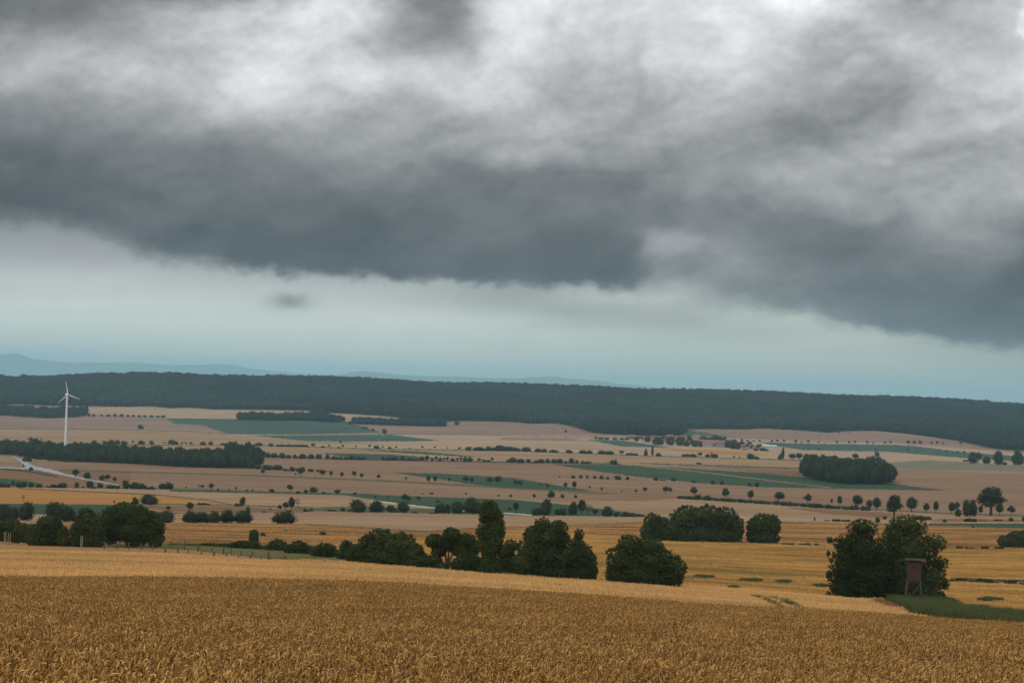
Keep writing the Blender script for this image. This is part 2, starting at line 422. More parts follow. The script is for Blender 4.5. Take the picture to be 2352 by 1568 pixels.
# ------------------------------------------------------------------ terrain
def pchip(xk, yk, xq):
    """monotone cubic through (xk, yk[...]) at xq; yk may be (n,) or (n, m) with xq (q,) -> (q,) or (q, m)"""
    xk = np.asarray(xk, float); yk = np.asarray(yk, float); xq = np.asarray(xq, float)
    one = yk.ndim == 1
    if one: yk = yk[:, None]
    h = np.diff(xk)[:, None]; d = np.diff(yk, axis=0) / h
    w1_, w2_ = 2 * h[1:] + h[:-1], h[1:] + 2 * h[:-1]
    with np.errstate(divide='ignore', invalid='ignore'):
        hm = (w1_ + w2_) / (w1_ / d[:-1] + w2_ / d[1:])
    mm = np.zeros_like(yk)
    mm[1:-1] = np.where((d[:-1] * d[1:]) > 0, np.nan_to_num(hm), 0)
    mm[0], mm[-1] = d[0], d[-1]
    x = np.clip(xq, xk[0], xk[-1])
    i = np.clip(np.searchsorted(xk, x, side='right') - 1, 0, len(xk) - 2)
    t = ((x - xk[i]) / (xk[i + 1] - xk[i]))[:, None]; hh = (xk[i + 1] - xk[i])[:, None]
    r = ((1 + 2 * t) * (1 - t) ** 2 * yk[i] + t * (1 - t) ** 2 * hh * mm[i]
         + t * t * (3 - 2 * t) * yk[i + 1] + t * t * (t - 1) * hh * mm[i + 1])
    return r[:, 0] if one else r

TC = np.array([-700, 0, 400, 800, 1176, 1600, 2000, 2352, 3100], float)     # columns of the survey
ROWS = {      # distance in metres: where the ground at that distance shows in the photo, per column
 110:  [1357,1359,1364,1372,1389,1419,1445,1468,1502],
 170:  [1298,1303,1312,1323,1343,1376,1403,1425,1440],
 250:  [1262,1268,1277,1292,1319,1348,1377,1397,1405],
 330:  [1240,1245,1253,1272,1300,1318,1340,1350,1352],
 450:  [1212,1216,1224,1236,1262,1274,1287,1290,1290],
 550:  [1190,1194,1207,1216,1230,1241,1250,1254,1254],
 700:  [1170,1174,1189,1192,1197,1202,1207,1212,1212],
 900:  [1140,1144,1157,1162,1170,1177,1183,1188,1188],
 1170: [1108,1113,1122,1130,1138,1147,1158,1170,1172],
 1500: [1080,1083,1088,1092,1097,1103,1112,1122,1124],
 1940: [1050,1053,1056,1058,1060,1065,1072,1082,1084],
 2400: [1022,1025,1029,1031,1034,1039,1047,1058,1062],
 2900: [1000,1004,1007,1009,1012,1022,1029,1040,1044],
 3400: [ 978, 983, 986, 986, 990,1003,1007,1024,1030],
 3900: [ 955, 960, 962, 962, 969, 989, 991,1012,1020],
 4500: [ 925, 930, 930, 932, 938, 952, 960, 985, 992],
 5400: [ 880, 879, 875, 884, 899, 912, 926, 942, 956],
 6200: [ 900, 900, 900, 905, 915, 925, 938, 952, 965],
}
TY = [-400, 0, 12, 27, 60]
TE = [[-9] * 9, [1.80] * 9, [3.20] * 9, [5.02] * 9, [8.35] * 9]
acol = (TC - PX0) / F
for yy in sorted(ROWS):
    r = np.array(ROWS[yy], float)
    TY.append(yy); TE.append(list(yy * ((r - PY0) / F * CR - acol * SR)))
for yy, e in ((9500, 170), (16000, 200), (50000, 200)):
    TY.append(yy); TE.append([e] * 9)
TY = np.array(TY, float); TE = np.array(TE, float)

YD = np.concatenate((np.linspace(-400, 100, 400), np.geomspace(100.5, 50000, 4300)))
ED = pchip(TY, TE, YD)                                                     # (rows, columns)

def e_cols(Y):
    Y = np.asarray(Y, float)
    i = np.clip(np.searchsorted(YD, Y) - 1, 0, len(YD) - 2)
    t = ((Y - YD[i]) / (YD[i + 1] - YD[i]))[..., None]
    return ED[i] * (1 - t) + ED[i + 1] * t

def roll_of(X, Y):
    """gentle swells, stronger with distance, that are the terrain's own"""
    k = np.clip((Y - 700) / 1500, 0, 1) * np.clip((5600 - Y) / 800, 0, 1)
    return k * (1.6 * np.sin(X / 310 + Y / 900) + 1.1 * np.sin(X / 170 - Y / 430 + 1.3) + 0.6 * np.sin(X / 83 + Y / 260 + 4))

def ground_row(X, Y):
    """heights z for many X at one Y"""
    ec = e_cols(np.array([Y]))[0]
    c = PX0 + F * np.asarray(X, float) / max(Y, 100.0)
    return -pchip(TC, ec, c) + roll_of(np.asarray(X, float), Y)

def ground_z(x, y):
    return float(ground_row(np.array([x]), y)[0])

def sight(px, py):
    a, b = (px - PX0) / F, (PY0 - py) / F
    return a * CR - b * SR, a * SR + b * CR        # X/Y and Z/Y

def land(px, py, ymin=100.0, ymax=5500.0):
    """the point of the ground that the photo shows at (px, py)"""
    u, s = sight(px, py)
    Ys = YD[(YD >= ymin) & (YD <= ymax)]
    ec = e_cols(Ys)
    c = PX0 + F * u
    z = -pchip(TC, ec.T, np.array([c]))[0] + roll_of(u * Ys, Ys)
    d = z / Ys - s
    k = np.argmax(d > 0)
    if k == 0: k = int(np.argmax(d)) if d[0] < 0 else 1
    k = max(k, 1)
    t = np.clip(-d[k - 1] / (d[k] - d[k - 1] + 1e-12), 0, 1)
    Y = float(Ys[k - 1] * (1 - t) + Ys[k] * t)
    return Vector((u * Y, Y, ground_z(u * Y, Y)))

def project(X, Y, Z):
    xi = X * CR + Z * SR; yi = -X * SR + Z * CR
    return PX0 + F * xi / Y, PY0 - F * yi / Y

def inside(poly, x, y):
    p = np.asarray(poly, float); r = np.zeros(x.shape, bool)
    bb = (x >= p[:, 0].min()) & (x <= p[:, 0].max()) & (y >= p[:, 1].min()) & (y <= p[:, 1].max())
    xs, ys = x[bb], y[bb]; q = np.zeros(xs.shape, bool)
    j = len(p) - 1
    for i in range(len(p)):
        cond = (p[i, 1] > ys) != (p[j, 1] > ys)
        with np.errstate(divide='ignore', invalid='ignore'):
            xc = (p[j, 0] - p[i, 0]) * (ys - p[i, 1]) / (p[j, 1] - p[i, 1]) + p[i, 0]
        q ^= cond & (xs < xc); j = i
    r[bb] = q
    return r

K = 0.3279
def C1(x, y): return (x * K, 786.4 + y * K)
def C2(x, y): return (574.7 + x * K, 786.4 + y * K)
def C3(x, y): return (1149.3 + x * K, 786.4 + y * K)
def C4(x, y): return (1747.0 + x * K, 877.1 + y * K)
def C5(x, y): return (1330.8 + x * .3344, 1119.07 + y * .3344)     # zooms of the photo, for reading positions
def C7(x, y): return (x * .3344, 1119.07 + y * .3344)
def C8(x, y): return (1996.2 + x * .1512, 1300.5 + y * .1512)
def CV(x, y): return (1361.0 + x * .2315, 967.8 + y * .2315)
def CR_(x, y): return (x * .18, 1016.2 + y * .18)

FOREST_EDGE = [(-700,940),(0,933),(36,927),(108,931),(197,932),(295,934),(344,932),(393,937),(433,935.6),(492,940),(605,940.5),(706,942),(729,949),(745,947),
 (804,950),(870,954),(919,958.5),(952,965),(1001,967),(1034,967.4),(1083,966.7),(1180,968.4),(1215,973),(1280,971.6),(1326,981.5),(1359,993.6),
 (1400,997),(1461,999.5),(1520,1000.5),(1566,1001),(1574,985),(1641,985),(1707,986),(1754,983.5),(1845,988.6),(1904,993.5),(1931,990),(2009,988.6),(2075,995),
 (2140,1003),(2206,1013),(2232,1019.7),(2288,1031),(2352,1035.5),(2600,1050),(3100,1060)]
fe_x = [p[0] for p in FOREST_EDGE]; fe_y = [p[1] for p in FOREST_EDGE]

def below_line(line):
    xs = [p[0] for p in line]; ys = [p[1] for p in line]
    return lambda px, py: py > np.interp(px, xs, ys)
def band(top, bot):
    xt = [p[0] for p in top]; yt = [p[1] for p in top]; xb = [p[0] for p in bot]; yb = [p[1] for p in bot]
    return lambda px, py: (py > np.interp(px, xt, yt)) & (py <= np.interp(px, xb, yb))
def strip(line, w):
    xs = [p[0] for p in line]; ys = [p[1] for p in line]
    return lambda px, py: (px >= xs[0]) & (px <= xs[-1]) & (np.abs(py - np.interp(px, xs, ys)) < w / 2)
def area(pts): return lambda px, py: inside(pts, px, py)
def blot(cx, cy, rx, ry): return lambda px, py: ((px - cx) / rx) ** 2 + ((py - cy) / ry) ** 2 < 1

# lines between fields, far to near
LN_fieldtop = list(zip(fe_x, fe_y))
LN_a = [(-700,990),(0,987),(300,988),(480,991),(530,997),(700,998),(870,998),(1176,998),(1400,1002),(1500,1008),(1600,1003),(1747,1009),(1900,1014),(2050,1017),(2352,1040),(3100,1050)]
LN_b = [(-700,1020),(0,1019),(605,1021),(800,1028),(1034,1033),(1176,1035),(1444,1045),(1754,1054),(1836,1056),(2010,1060),(2352,1068),(3100,1075)]
LN_c = [(-700,1055),(0,1060),(605,1049),(820,1052),(1100,1059),(1165,1060),(1420,1066),(1750,1076),(1850,1078),(2058,1077),(2352,1086),(3100,1090)]
LN_d = [(-700,1070),(0,1078),(138,1079),(361,1085),(605,1092),(771,1099.5),(886,1104),(1067,1114),(1180,1121),(1362,1131),(1562,1140.5),(1747,1152),(1891,1162.4),(2180,1178),(2352,1183.7),(3100,1200)]
LN_e = [(-700,1110),(0,1118),(350,1123),(575,1129),(770,1134),(1000,1141),(1176,1146),(1300,1152),(1478,1150),(1562,1143),(1900,1166),(2180,1182),(2352,1188),(3100,1204)]
LN_f = [(-700,1150),(0,1155),(250,1158),(541,1160),(575,1164),(790,1170),(1000,1176),(1230,1184),(1490,1187),(1560,1180),(1750,1186),(1990,1196),(2130,1196),(2352,1198),(3100,1205)]
LN_g = [(-700,1200),(0,1200),(300,1201),(575,1202.5),(706,1205),(853,1212),(981,1219),(1100,1212),(1149,1209),(1470,1199),(1799,1198),(2016,1201),(2352,1214),(3100,1220)]
LN_h = [(-700,1243),(0,1243),(270,1250),(560,1250),(700,1258),(900,1280),(960,1228),(1100,1224),(1300,1222),(1480,1236),(1799,1248),(1882,1251),(2176,1257),(2352,1260),(3100,1270)]
LN_i = [(-700,1245),(0,1248),(230,1254),(430,1262),(600,1281),(700,1287),(860,1299),(1100,1318),(1360,1338),(1580,1347),(1700,1352),(1900,1370),(2000,1379),(2120,1421),(2190,1440),(3100,1560)]

REG = []        # (object name, material key, test); later ones win
def R(name, mat, test, **kw): REG.append((name, mat, test, kw))
R('field', 'mauve', band(LN_fieldtop, LN_a))
R('field', 'pale', band(LN_a, LN_b))
R('field', 'straw', band(LN_b, LN_c))
R('field', 'tan', band(LN_c, LN_d))
R('field', 'brown', lambda x, y: band(LN_d, LN_e)(x, y) & (x < 300))
R('field', 'tan', lambda x, y: band(LN_d, LN_e)(x, y) & (x >= 300))
R('field', 'gold', lambda x, y: band(LN_e, LN_f)(x, y) & (y > np.interp(x, [0, 43, 361, 541], [1117, 1121, 1136, 1160])))
R('field', 'straw', lambda x, y: band(LN_e, LN_f)(x, y) & (y <= np.interp(x, [0, 43, 361, 541, 900], [1117, 1121, 1136, 1160, 1400])))
R('field', 'straw', lambda x, y: band(LN_f, LN_g)(x, y) & (x < 1510))
R('field', 'pale', lambda x, y: band(LN_f, LN_g)(x, y) & (x >= 1510))
R('field', 'dun', band(LN_g, LN_h))
R('field', 'yellow', band(LN_h, LN_i))
R('field', 'light', lambda x, y: below_line(LN_i)(x, y) & (y < 1470))
# far slope
R('field', 'pale', area([(220,935),(340,934),(440,937),(600,943),(706,944),(735,951),(600,960),(380,960),(240,953),(187,950),(150,936)]))
R('field', 'pale', area([(745,949),(805,951),(915,960),(870,964),(790,970),(770,956)]))
R('field', 'straw', area([(-700,1004),(0,990),(200,988),(480,992),(530,998),(700,1010),(900,1019),(-700,1022)]))
R('green_field', 'teal', area([(380,960),(545,963),(680,960),(788,965),(876,993),(700,997),(575,997),(525,996),(490,985),(469,976),(400,973)]))
R('green_field', 'teal', area([(575,999.5),(870,998),(965,1012.6),(800,1013.5),(706,1012.6)]))
R('green_field', 'teal', area([(1575,985),(1600,990),(1660,1000),(1700,1003),(1575,1002)]))
R('green_field', 'teal', area([(1346,1009),(1428,1011),(1545,1028),(1428,1025)]))
R('green_field', 'teal', area([(1745,1015),(1878,1019),(2058,1021),(2100,1024),(2222,1039),(2352,1048),(2700,1060),(2700,1075),(2352,1060),(2222,1052),(2042,1037),(1845,1033),(1780,1024)]))
R('field', 'gold', area([(1505,1029),(1640,1033),(1787,1046),(1700,1046),(1560,1036)]))
R('field', 'tan', area([(1149,1010),(1300,1012),(1346,1010),(1300,1006),(1149,1004)]))
R('green_field', 'teal', area([(880,996),(965,1006),(1010,1011),(965,1013),(900,1013)]))
R('grass_verge', 'verge', strip([(-700,983),(150,984),(330,988),(430,990),(525,997)], 1.6))
R('grass_verge', 'verge', strip([(870,997),(1100,998),(1176,1000),(1400,1005)], 1.4))
R('grass_verge', 'verge', strip([(0,1021),(605,1022),(800,1029),(1034,1033),(1176,1035),(1444,1045),(1754,1054),(1840,1056)], 2.2))
R('green_field', 'green', area([(740,1040),(900,1043),(1010,1052),(960,1056),(820,1055)]))
R('green_field', 'green', area([(804,1031),(960,1036),(1112,1049),(1060,1048),(900,1038)]))
R('grass_verge', 'hedge', strip([(605,1049),(760,1053),(820,1055),(1010,1058),(1165,1061),(1320,1063),(1425,1066)], 2.6))
R('green_field', 'green', area([(1444,1062),(1641,1068),(1747,1071),(1839,1074),(1839,1077),(1641,1071),(1500,1066)]))
R('green_field', 'green', area([(1261,1065),(1444,1068),(1640,1079),(1754,1086),(1836,1095),(2052,1110),(2100,1117),(2180,1126),(2026,1124),(1747,1118),(1608,1109),(1477,1096),(1379,1083)]))
R('track', 'tan', strip([(1477,1070),(1608,1083),(1754,1101),(1911,1120)], 2.2))
R('field', 'brown', area([(1640,1072),(1840,1078),(1840,1094),(1760,1087)]))
R('quarry', 'quarry', area([(2009,1066),(2060,1061),(2131,1056),(2200,1060),(2352,1070),(2700,1080),(2700,1092),(2352,1083),(2058,1076)]))
R('green_field', 'green', area([(896,1084),(1020,1087),(1180,1097),(1365,1128),(1180,1121),(1119,1116)]))
R('grass_verge', 'verge', strip([(138,1079),(361,1085),(605,1092),(771,1099.5),(886,1104),(1067,1114),(1180,1121),(1362,1131),(1562,1141)], 3.4))
R('grass_verge', 'hedge', strip([(1562,1140.5),(1747,1152),(1891,1162.4),(1990,1168)], 6.5))
R('grass_verge', 'verge', strip([(1985,1168),(2180,1178.5),(2352,1183.7),(2900,1200)], 3.4))
R('field', 'brown', area([(1490,1132),(1562,1138),(1562,1144),(1440,1141),(1362,1134)]))
R('green_field', 'green', area([(-700,1096),(0,1098),(60,1103),(105,1112),(-700,1113)]))
R('green_field', 'green', strip([(393,1126),(605,1130),(771,1134),(860,1136)], 4.6))
R('grass_verge', 'verge', strip([(0,1117),(400,1121),(575,1127.5),(771,1132)], 2.0))
R('grass_verge', 'hedge', strip([(43,1121),(361,1136),(470,1147),(541,1160)], 1.8))
R('green_field', 'green', area([(771,1134),(870,1136),(1180,1147),(1303,1158.6),(1477,1180),(1477,1186),(1230,1183),(1100,1178),(1000,1168),(900,1153),(853,1146)]))
R('grass_verge', 'verge', area([(640,1168),(800,1162),(998,1168),(1180,1178),(1230,1184),(900,1177),(640,1172)]))
R('path', 'path', strip([(853,1149.5),(876,1152),(998,1166),(1060,1172),(1149,1177.5),(1180,1179),(1222,1182.5)], 2.3))
R('green_field', 'green', area([(-700,1155),(0,1156),(250,1158),(341,1162),(341,1172),(430,1178),(380,1181),(0,1180),(-700,1180)]))
R('grass_verge', 'verge', strip([(300,1156),(420,1158),(541,1160),(680,1164),(790,1169)], 3.0))
R('field', 'red', area([(341,1160),(541,1163),(700,1170),(700,1177),(430,1176),(341,1168)]))
R('green_field', 'green', area([(2134,1201),(2352,1201),(2900,1204),(2900,1226),(2352,1216),(2134,1208)]))
R('field', 'brown', area([(2160,1190),(2352,1192),(2900,1196),(2900,1201),(2352,1199),(2134,1198)]))
R('field', 'brown', area([(1790,1163),(1891,1168),(2100,1180),(2130,1188),(2040,1190),(1890,1178)]))
R('grass_verge', 'hedge', strip([(1149,1210),(1300,1206),(1470,1200)], 1.6))
R('field', 'brown', area([(1149,1211),(1470,1201),(1490,1204),(1480,1217),(1300,1214),(1149,1218)]))
R('grass_verge', 'verge', strip([(700,1204),(853,1212),(981,1220)], 3.0))
R('grass_verge', 'verge', strip([(1799,1248),(1882,1251),(2176,1257),(2352,1260)], 2.0))
for (cx, cy, rx, ry) in ((1615,1326,26,2.2),(1726,1334,24,2.2),(1800,1337,20,1.8),(1684,1352,14,2.8),(1885,1347,18,2.6),(1626,1295,14,1.8),(1690,1247,10,1),(1560,1262,20,1.0),
                         (2274,1378,30,2.4),(2225,1397,46,2.2),(2180,1384,30,2.0),(2300,1407,40,3.4),(2240,1349,20,1.2)):
    R('grass_patch', 'verge', blot(cx, cy, rx, ry))
R('grass_verge', 'hedge', strip([(2184,1329),(2230,1330),(2290,1333),(2700,1340)], 6.5))
R('pasture', 'pasture', area([(225,1249),(560,1251),(700,1258),(860,1280),(960,1292),(1060,1302),(860,1298),(700,1286),(600,1280),(430,1261),(230,1253)]))
R('field', 'dun', lambda x, y: (x < 900) & band([(-700,1246),(0,1249),(230,1254),(430,1262),(700,1287),(900,1302)], [(-700,1264),(0,1266),(230,1270),(430,1278),(600,1290),(760,1292),(900,1300)])(x, y))
R('tall_grass', 'red', area([(2000,1380),(2060,1388),(2115,1416),(2105,1418),(2045,1399),(1990,1384)]))
R('tall_grass', 'bank', area([(1890,1370),(2060,1378),(2180,1384),(2208,1404),(2262,1414),(2352,1420),(2700,1440),(2700,1500),(2352,1450),(2253,1440),(2178,1432),(2117,1420),(2064,1388),(1990,1378),(1900,1374)]))
R('grass_patch', 'verge', strip([(1735,1377),(1762,1385),(1796,1403)], 4.2))
R('grass_patch', 'verge', strip([(1769,1377),(1806,1390),(1846,1409)], 4.2))
# the country road on the left
R('road', 'road', area([(27,1046),(32,1046),(56,1057),(73,1068),(100,1074.5),(116,1077),(150,1087.5),(212,1101.5),(275,1113),(270,1114),(205,1103.2),(146,1091),(100,1081.5),(78,1077.5),(58,1075.5),(59,1071),(46,1059)]))
R('road', 'road', strip([(-700,1068),(0,1073),(57,1075.5)], 2.4))
R('grass_verge', 'hedge', strip([(-700,1071),(0,1076),(60,1081),(100,1088),(130,1094)], 4.0))

# the ground as a fan of strips, fine enough that a field edge is sharper than a pixel
ys = [-400, -200, -80, -30, -5]
y = 0.0
while y < 108: ys.append(y); y += 1.5 + 0.02 * y
y = 110.0
cc = np.linspace(-100, 2452, 12)
def rows_at(Yv):
    out = []
    for c in cc:
        u = (c - PX0) / F
        out.append(PY0 - F * ground_z(u * Yv, Yv) / Yv)
    return np.array(out)
ra = rows_at(y)
while y < 5650:
    ys.append(y)
    st = max(0.6, y * 0.004)
    for _ in range(12):
        rb = rows_at(y + st)
        mvx = np.abs(rb - ra).max()
        if mvx > 1.5: st *= 1.3 / mvx
        else: break
    y += st; ra = rows_at(y)
ys += list(np.geomspace(5700, 48000, 28))
YR = np.array(ys)
uu = np.concatenate((np.linspace(-0.62, -0.45, 5)[:-1], np.linspace(-0.45, -0.29, 30)[:-1], np.arange(-0.29, 0.29, 4.2 / F), np.linspace(0.29, 0.45, 30), np.linspace(0.45, 0.62, 5)[1:]))
NR, NC = len(YR), len(uu)
XG = uu[None, :] * np.sqrt(YR[:, None] ** 2 + 100.0 ** 2) + np.sign(uu)[None, :] * np.maximum(np.abs(uu) - 0.4, 0)[None, :] / 0.22 * 350
YG = np.repeat(YR[:, None], NC, axis=1)
ZG = np.array([ground_row(XG[i], YR[i]) for i in range(NR)])
print('ground grid', NR, NC)
V = np.stack((XG, YG, ZG), -1).reshape(-1, 3)
idx = np.arange(NR * NC).reshape(NR, NC)
quads = np.stack((idx[:-1, :-1], idx[:-1, 1:], idx[1:, 1:], idx[1:, :-1]), -1).reshape(-1, 4)
ctr = V[quads].mean(1)
with np.errstate(divide='ignore', invalid='ignore'):
    fx, fy = project(ctr[:, 0], np.maximum(ctr[:, 1], 1.0), ctr[:, 2])
reg = np.full(len(quads), -1)
visible = (ctr[:, 1] > 110) & (ctr[:, 1] < 5650)
fxc = np.clip(fx, -690, 2690)
wob = 0.55 * np.sin(fxc / 8.3 + ctr[:, 1] * .05) * np.sin(fxc / 3.1) + 0.35 * np.sin(fxc / 1.9 + 2)
vx, vy = fxc[visible], (fy + wob)[visible]
vr = np.full(vx.shape, -1)
for k, (nm, mat, test, kw) in enumerate(REG):
    vr[test(vx, vy)] = k
vr[vy < np.interp(vx, fe_x, fe_y)] = -1
back = area([(150,936),(245,934),(340,934),(440,937),(600,943),(706,944),(735,951),(600,960),(380,960),(240,953),(187,950)])(vx, vy)
reg[visible] = vr
reg[(ctr[:, 1] <= 110)] = -2
def piece(name, sel, mat, kind='structure'):
    q = quads[sel]
    used, inv = np.unique(q, return_inverse=True)
    me = new_mesh(name, V[used], inv, np.full(len(q), 4), mat, smooth=True)
    o = link(name, me); tag(o, kind=kind)
    return o
FIELD_LABEL = {}
for k, (nm, mat, test, kw) in enumerate(REG):
    sel = reg == k
    if sel.sum() < 3: continue
    o = piece(nm, sel, FM[mat])
piece('wheat_field_soil', reg == -2, FM['wheatsoil'])
piece('ground', reg == -1, FM['ground'])

# ------------------------------------------------------------------ blue hills on the horizon
def ridge(name, pts, Y, depth, mat):
    xs = np.linspace(pts[0][0], pts[-1][0], 260)
    rr = pchip([p[0] for p in pts], [p[1] for p in pts], xs)
    rr = rr + 0.8 * np.sin(xs / 23.0) * np.sin(xs / 61.0) + 0.4 * np.sin(xs / 9.0 + 1)
    prof = [(0.0, 0.0), (0.25, 0.35), (0.45, 0.72), (0.6, 1.0), (0.8, 0.8), (1.0, 0.0)]
    vs = []
    for d, hh in prof:
        for x, r in zip(xs, rr):
            u, s = sight(x, r)
            Yc = Y + 0.6 * depth
            top = max(s * Yc, -195.0)
            yy = Y + depth * d
            z = -202.0 + (top + 202.0) * (hh + 0.05 * math.sin(x / 30.0 + d * 9) * (0 < hh < 1))
            vs.append((u * Yc + (d - 0.6) * 200 * math.sin(x / 90.0), yy, z))
    n = len(xs); fs = []
    for a in range(len(prof) - 1):
        for b in range(n - 1):
            fs.append((a * n + b, a * n + b + 1, (a + 1) * n + b + 1, (a + 1) * n + b))
    me = new_mesh(name, vs, np.array(fs), np.full(len(fs), 4), mat, True)
    return tag(link(name, me), kind='structure')
M_HILL = field_mat('wooded_hill', (0.05,0.07,0.04), (0.09,0.11,0.06), (0.20,0.17,0.11), fine=0.01, patch=0.0006, bumpd=0)
ridge('hills', [(-900,835),(-300,824),(0,815),(35,811),(75,824),(180,832),(280,832),(400,838),(500,836),(600,849),(700,857),(900,866),(1100,880),(1250,900)], 40000, 6000, M_HILL)
ridge('hills', [(700,880),(830,853),(950,862),(1060,865),(1170,868),(1260,865),(1300,868),(1380,875),(1450,884),(1520,892),(1620,905)], 34000, 5000, M_HILL)
# ------------------------------------------------------------------ foliage
def sphere_pts(n, rng):
    v = rng.normal(size=(n, 3)); return v / np.linalg.norm(v, axis=1)[:, None]

_ico = None
def ico():
    global _ico
    if _ico is None:
        import bmesh
        bm = bmesh.new(); bmesh.ops.create_icosphere(bm, subdivisions=2, radius=1.0)
        _ico = (np.array([v.co[:] for v in bm.verts]), np.array([[v.index for v in f.verts] for f in bm.faces])); bm.free()
    return _ico

def crown(name, lobes, nleaf, leaf, rng, mat, core=0.72, clump=0.30, nclump=None, droop=0.0, floor=None, fill=0.25, ragged=0.07, loose_=0.36):
    """lobes: (cx, cy, cz, rx, ry, rz). Clumps of leaves sit over and through each lobe; leaves face roughly outward."""
    L_ = np.array(lobes, float)
    area_ = (L_[:, 3] * L_[:, 5]) ** 0.9; pr = area_ / area_.sum()
    nclump = nclump or max(26, int(nleaf / 26))
    C_, R_ = [], []
    for li, l in enumerate(L_):
        k = max(5, int(round(nclump * 1.5 * pr[li])))
        i = np.arange(k) + rng.rand()
        ph = i * 2.39996 + rng.rand() * 6; zc = 1 - 2 * (i + .5) / (k + 1); zc = np.clip(zc + rng.normal(0, .5 / k, k), -1, 1); q_ = np.sqrt(1 - zc * zc)
        d = np.stack((np.cos(ph) * q_, np.sin(ph) * q_, zc), 1) + rng.normal(0, .06, (k, 3))
        rad = rng.uniform(.80, .97, k)
        inn = rng.rand(k) < fill * .5; rad = np.where(inn, rng.uniform(.3, .7, k), rad)
        bul = rng.rand(k) < ragged; rad = np.where(bul, rng.uniform(.98, 1.12, k), rad)
        c_ = l[:3] + d * l[3:] * rad[:, None]
        rr_ = min(l[3], l[5]) * clump * (12.0 / k) ** .3 * rng.uniform(.65, 1.2, k) * np.where(bul, .6, 1)
        keep = np.ones(k, bool)
        for lj, o_ in enumerate(L_):
            if lj != li: keep &= (((c_ - o_[:3]) / (o_[3:] * .72)) ** 2).sum(1) > 1
        C_.append(c_[keep]); R_.append(rr_[keep])
    cc_ = np.concatenate(C_); cr = np.concatenate(R_); nclump = len(cc_)
    w = rng.choice(nclump, nleaf, p=cr ** 1.9 / (cr ** 1.9).sum())
    e = sphere_pts(nleaf, rng)
    e[:, 2] = np.where(rng.rand(nleaf) < 0.35, np.abs(e[:, 2]), e[:, 2])
    p = cc_[w] + e * (cr[w] * rng.uniform(0.35, 1.25, nleaf))[:, None]
    loose = rng.rand(nleaf) < loose_
    wl = rng.choice(len(L_), nleaf, p=pr); e2 = sphere_pts(nleaf, rng)
    wob_ = 1 + .07 * np.sin(e2[:, 0] * 7 + wl) * np.sin(e2[:, 2] * 6 + 2 * wl)
    p2 = L_[wl, :3] + e2 * L_[wl, 3:] * (rng.uniform(.80, 1.03, nleaf) * wob_)[:, None]
    p = np.where(loose[:, None], p2, p); e = np.where(loose[:, None], e2, e)
    p[:, 2] -= droop * rng.rand(nleaf) * cr[w]
    if floor is not None: p[:, 2] = np.where(p[:, 2] < floor, floor + rng.rand(nleaf) * 0.06 * (L_[:, 5].max()), p[:, 2])
    nrm = e * 0.8 + sphere_pts(nleaf, rng) * 0.6 + np.array([0, 0, 0.25])
    nrm /= np.linalg.norm(nrm, axis=1)[:, None]
    a = np.cross(nrm, sphere_pts(nleaf, rng)); a /= np.linalg.norm(a, axis=1)[:, None] + 1e-9
    b = np.cross(nrm, a)
    s = (leaf * rng.uniform(0.6, 1.3, nleaf))[:, None]
    q = np.stack((p + a * s, p + b * s * 0.62, p - a * s, p - b * s * 0.62), 1).reshape(-1, 3)
    fs = np.arange(nleaf * 4).reshape(-1, 4)
    vs = [q]; fl = [fs.ravel()]; cn = [np.full(nleaf, 4)]
    if core:
        iv, if_ = ico(); off = nleaf * 4
        for l in L_:
            v = iv * l[3:] * core * (1 + 0.16 * np.sin(iv[:, [1, 2, 0]] * 5 + l[0]))
            vs.append(v + l[:3]); fl.append((if_ + off).ravel()); cn.append(np.full(len(if_), 3)); off += len(iv)
    return new_mesh(name, np.concatenate(vs), np.concatenate(fl), np.concatenate(cn), mat)

def trunk_mesh(name, h, r, limbs, rng, mat=None, fork=0.5, spread=0.3):
    mb = MB()
    lean = rng.uniform(-0.04, 0.04, 2) * h
    pts = [(0, 0, -0.06 * h), (lean[0] * .3, lean[1] * .3, h * 0.35), (lean[0], lean[1], h * 0.75), (lean[0] * 1.2, lean[1], h)]
    mb.tube(pts, [r * 1.25, r, r * 0.65, r * 0.3], 6)
    for i in range(limbs):
        t = rng.uniform(fork * .6, 0.85); an = rng.uniform(0, 2 * PI); l = h * spread * rng.uniform(0.6, 1.1)
        b0 = Vector((lean[0] * t, lean[1] * t, h * t))
        b1 = b0 + Vector((math.cos(an) * l * .5, math.sin(an) * l * .5, l * .55))
        b2 = b0 + Vector((math.cos(an) * l, math.sin(an) * l, l * .9))
        mb.tube([b0, b1, b2], [r * .45, r * .3, r * .1], 4)
    return mb.mesh(name, mat or M_BARK, True)

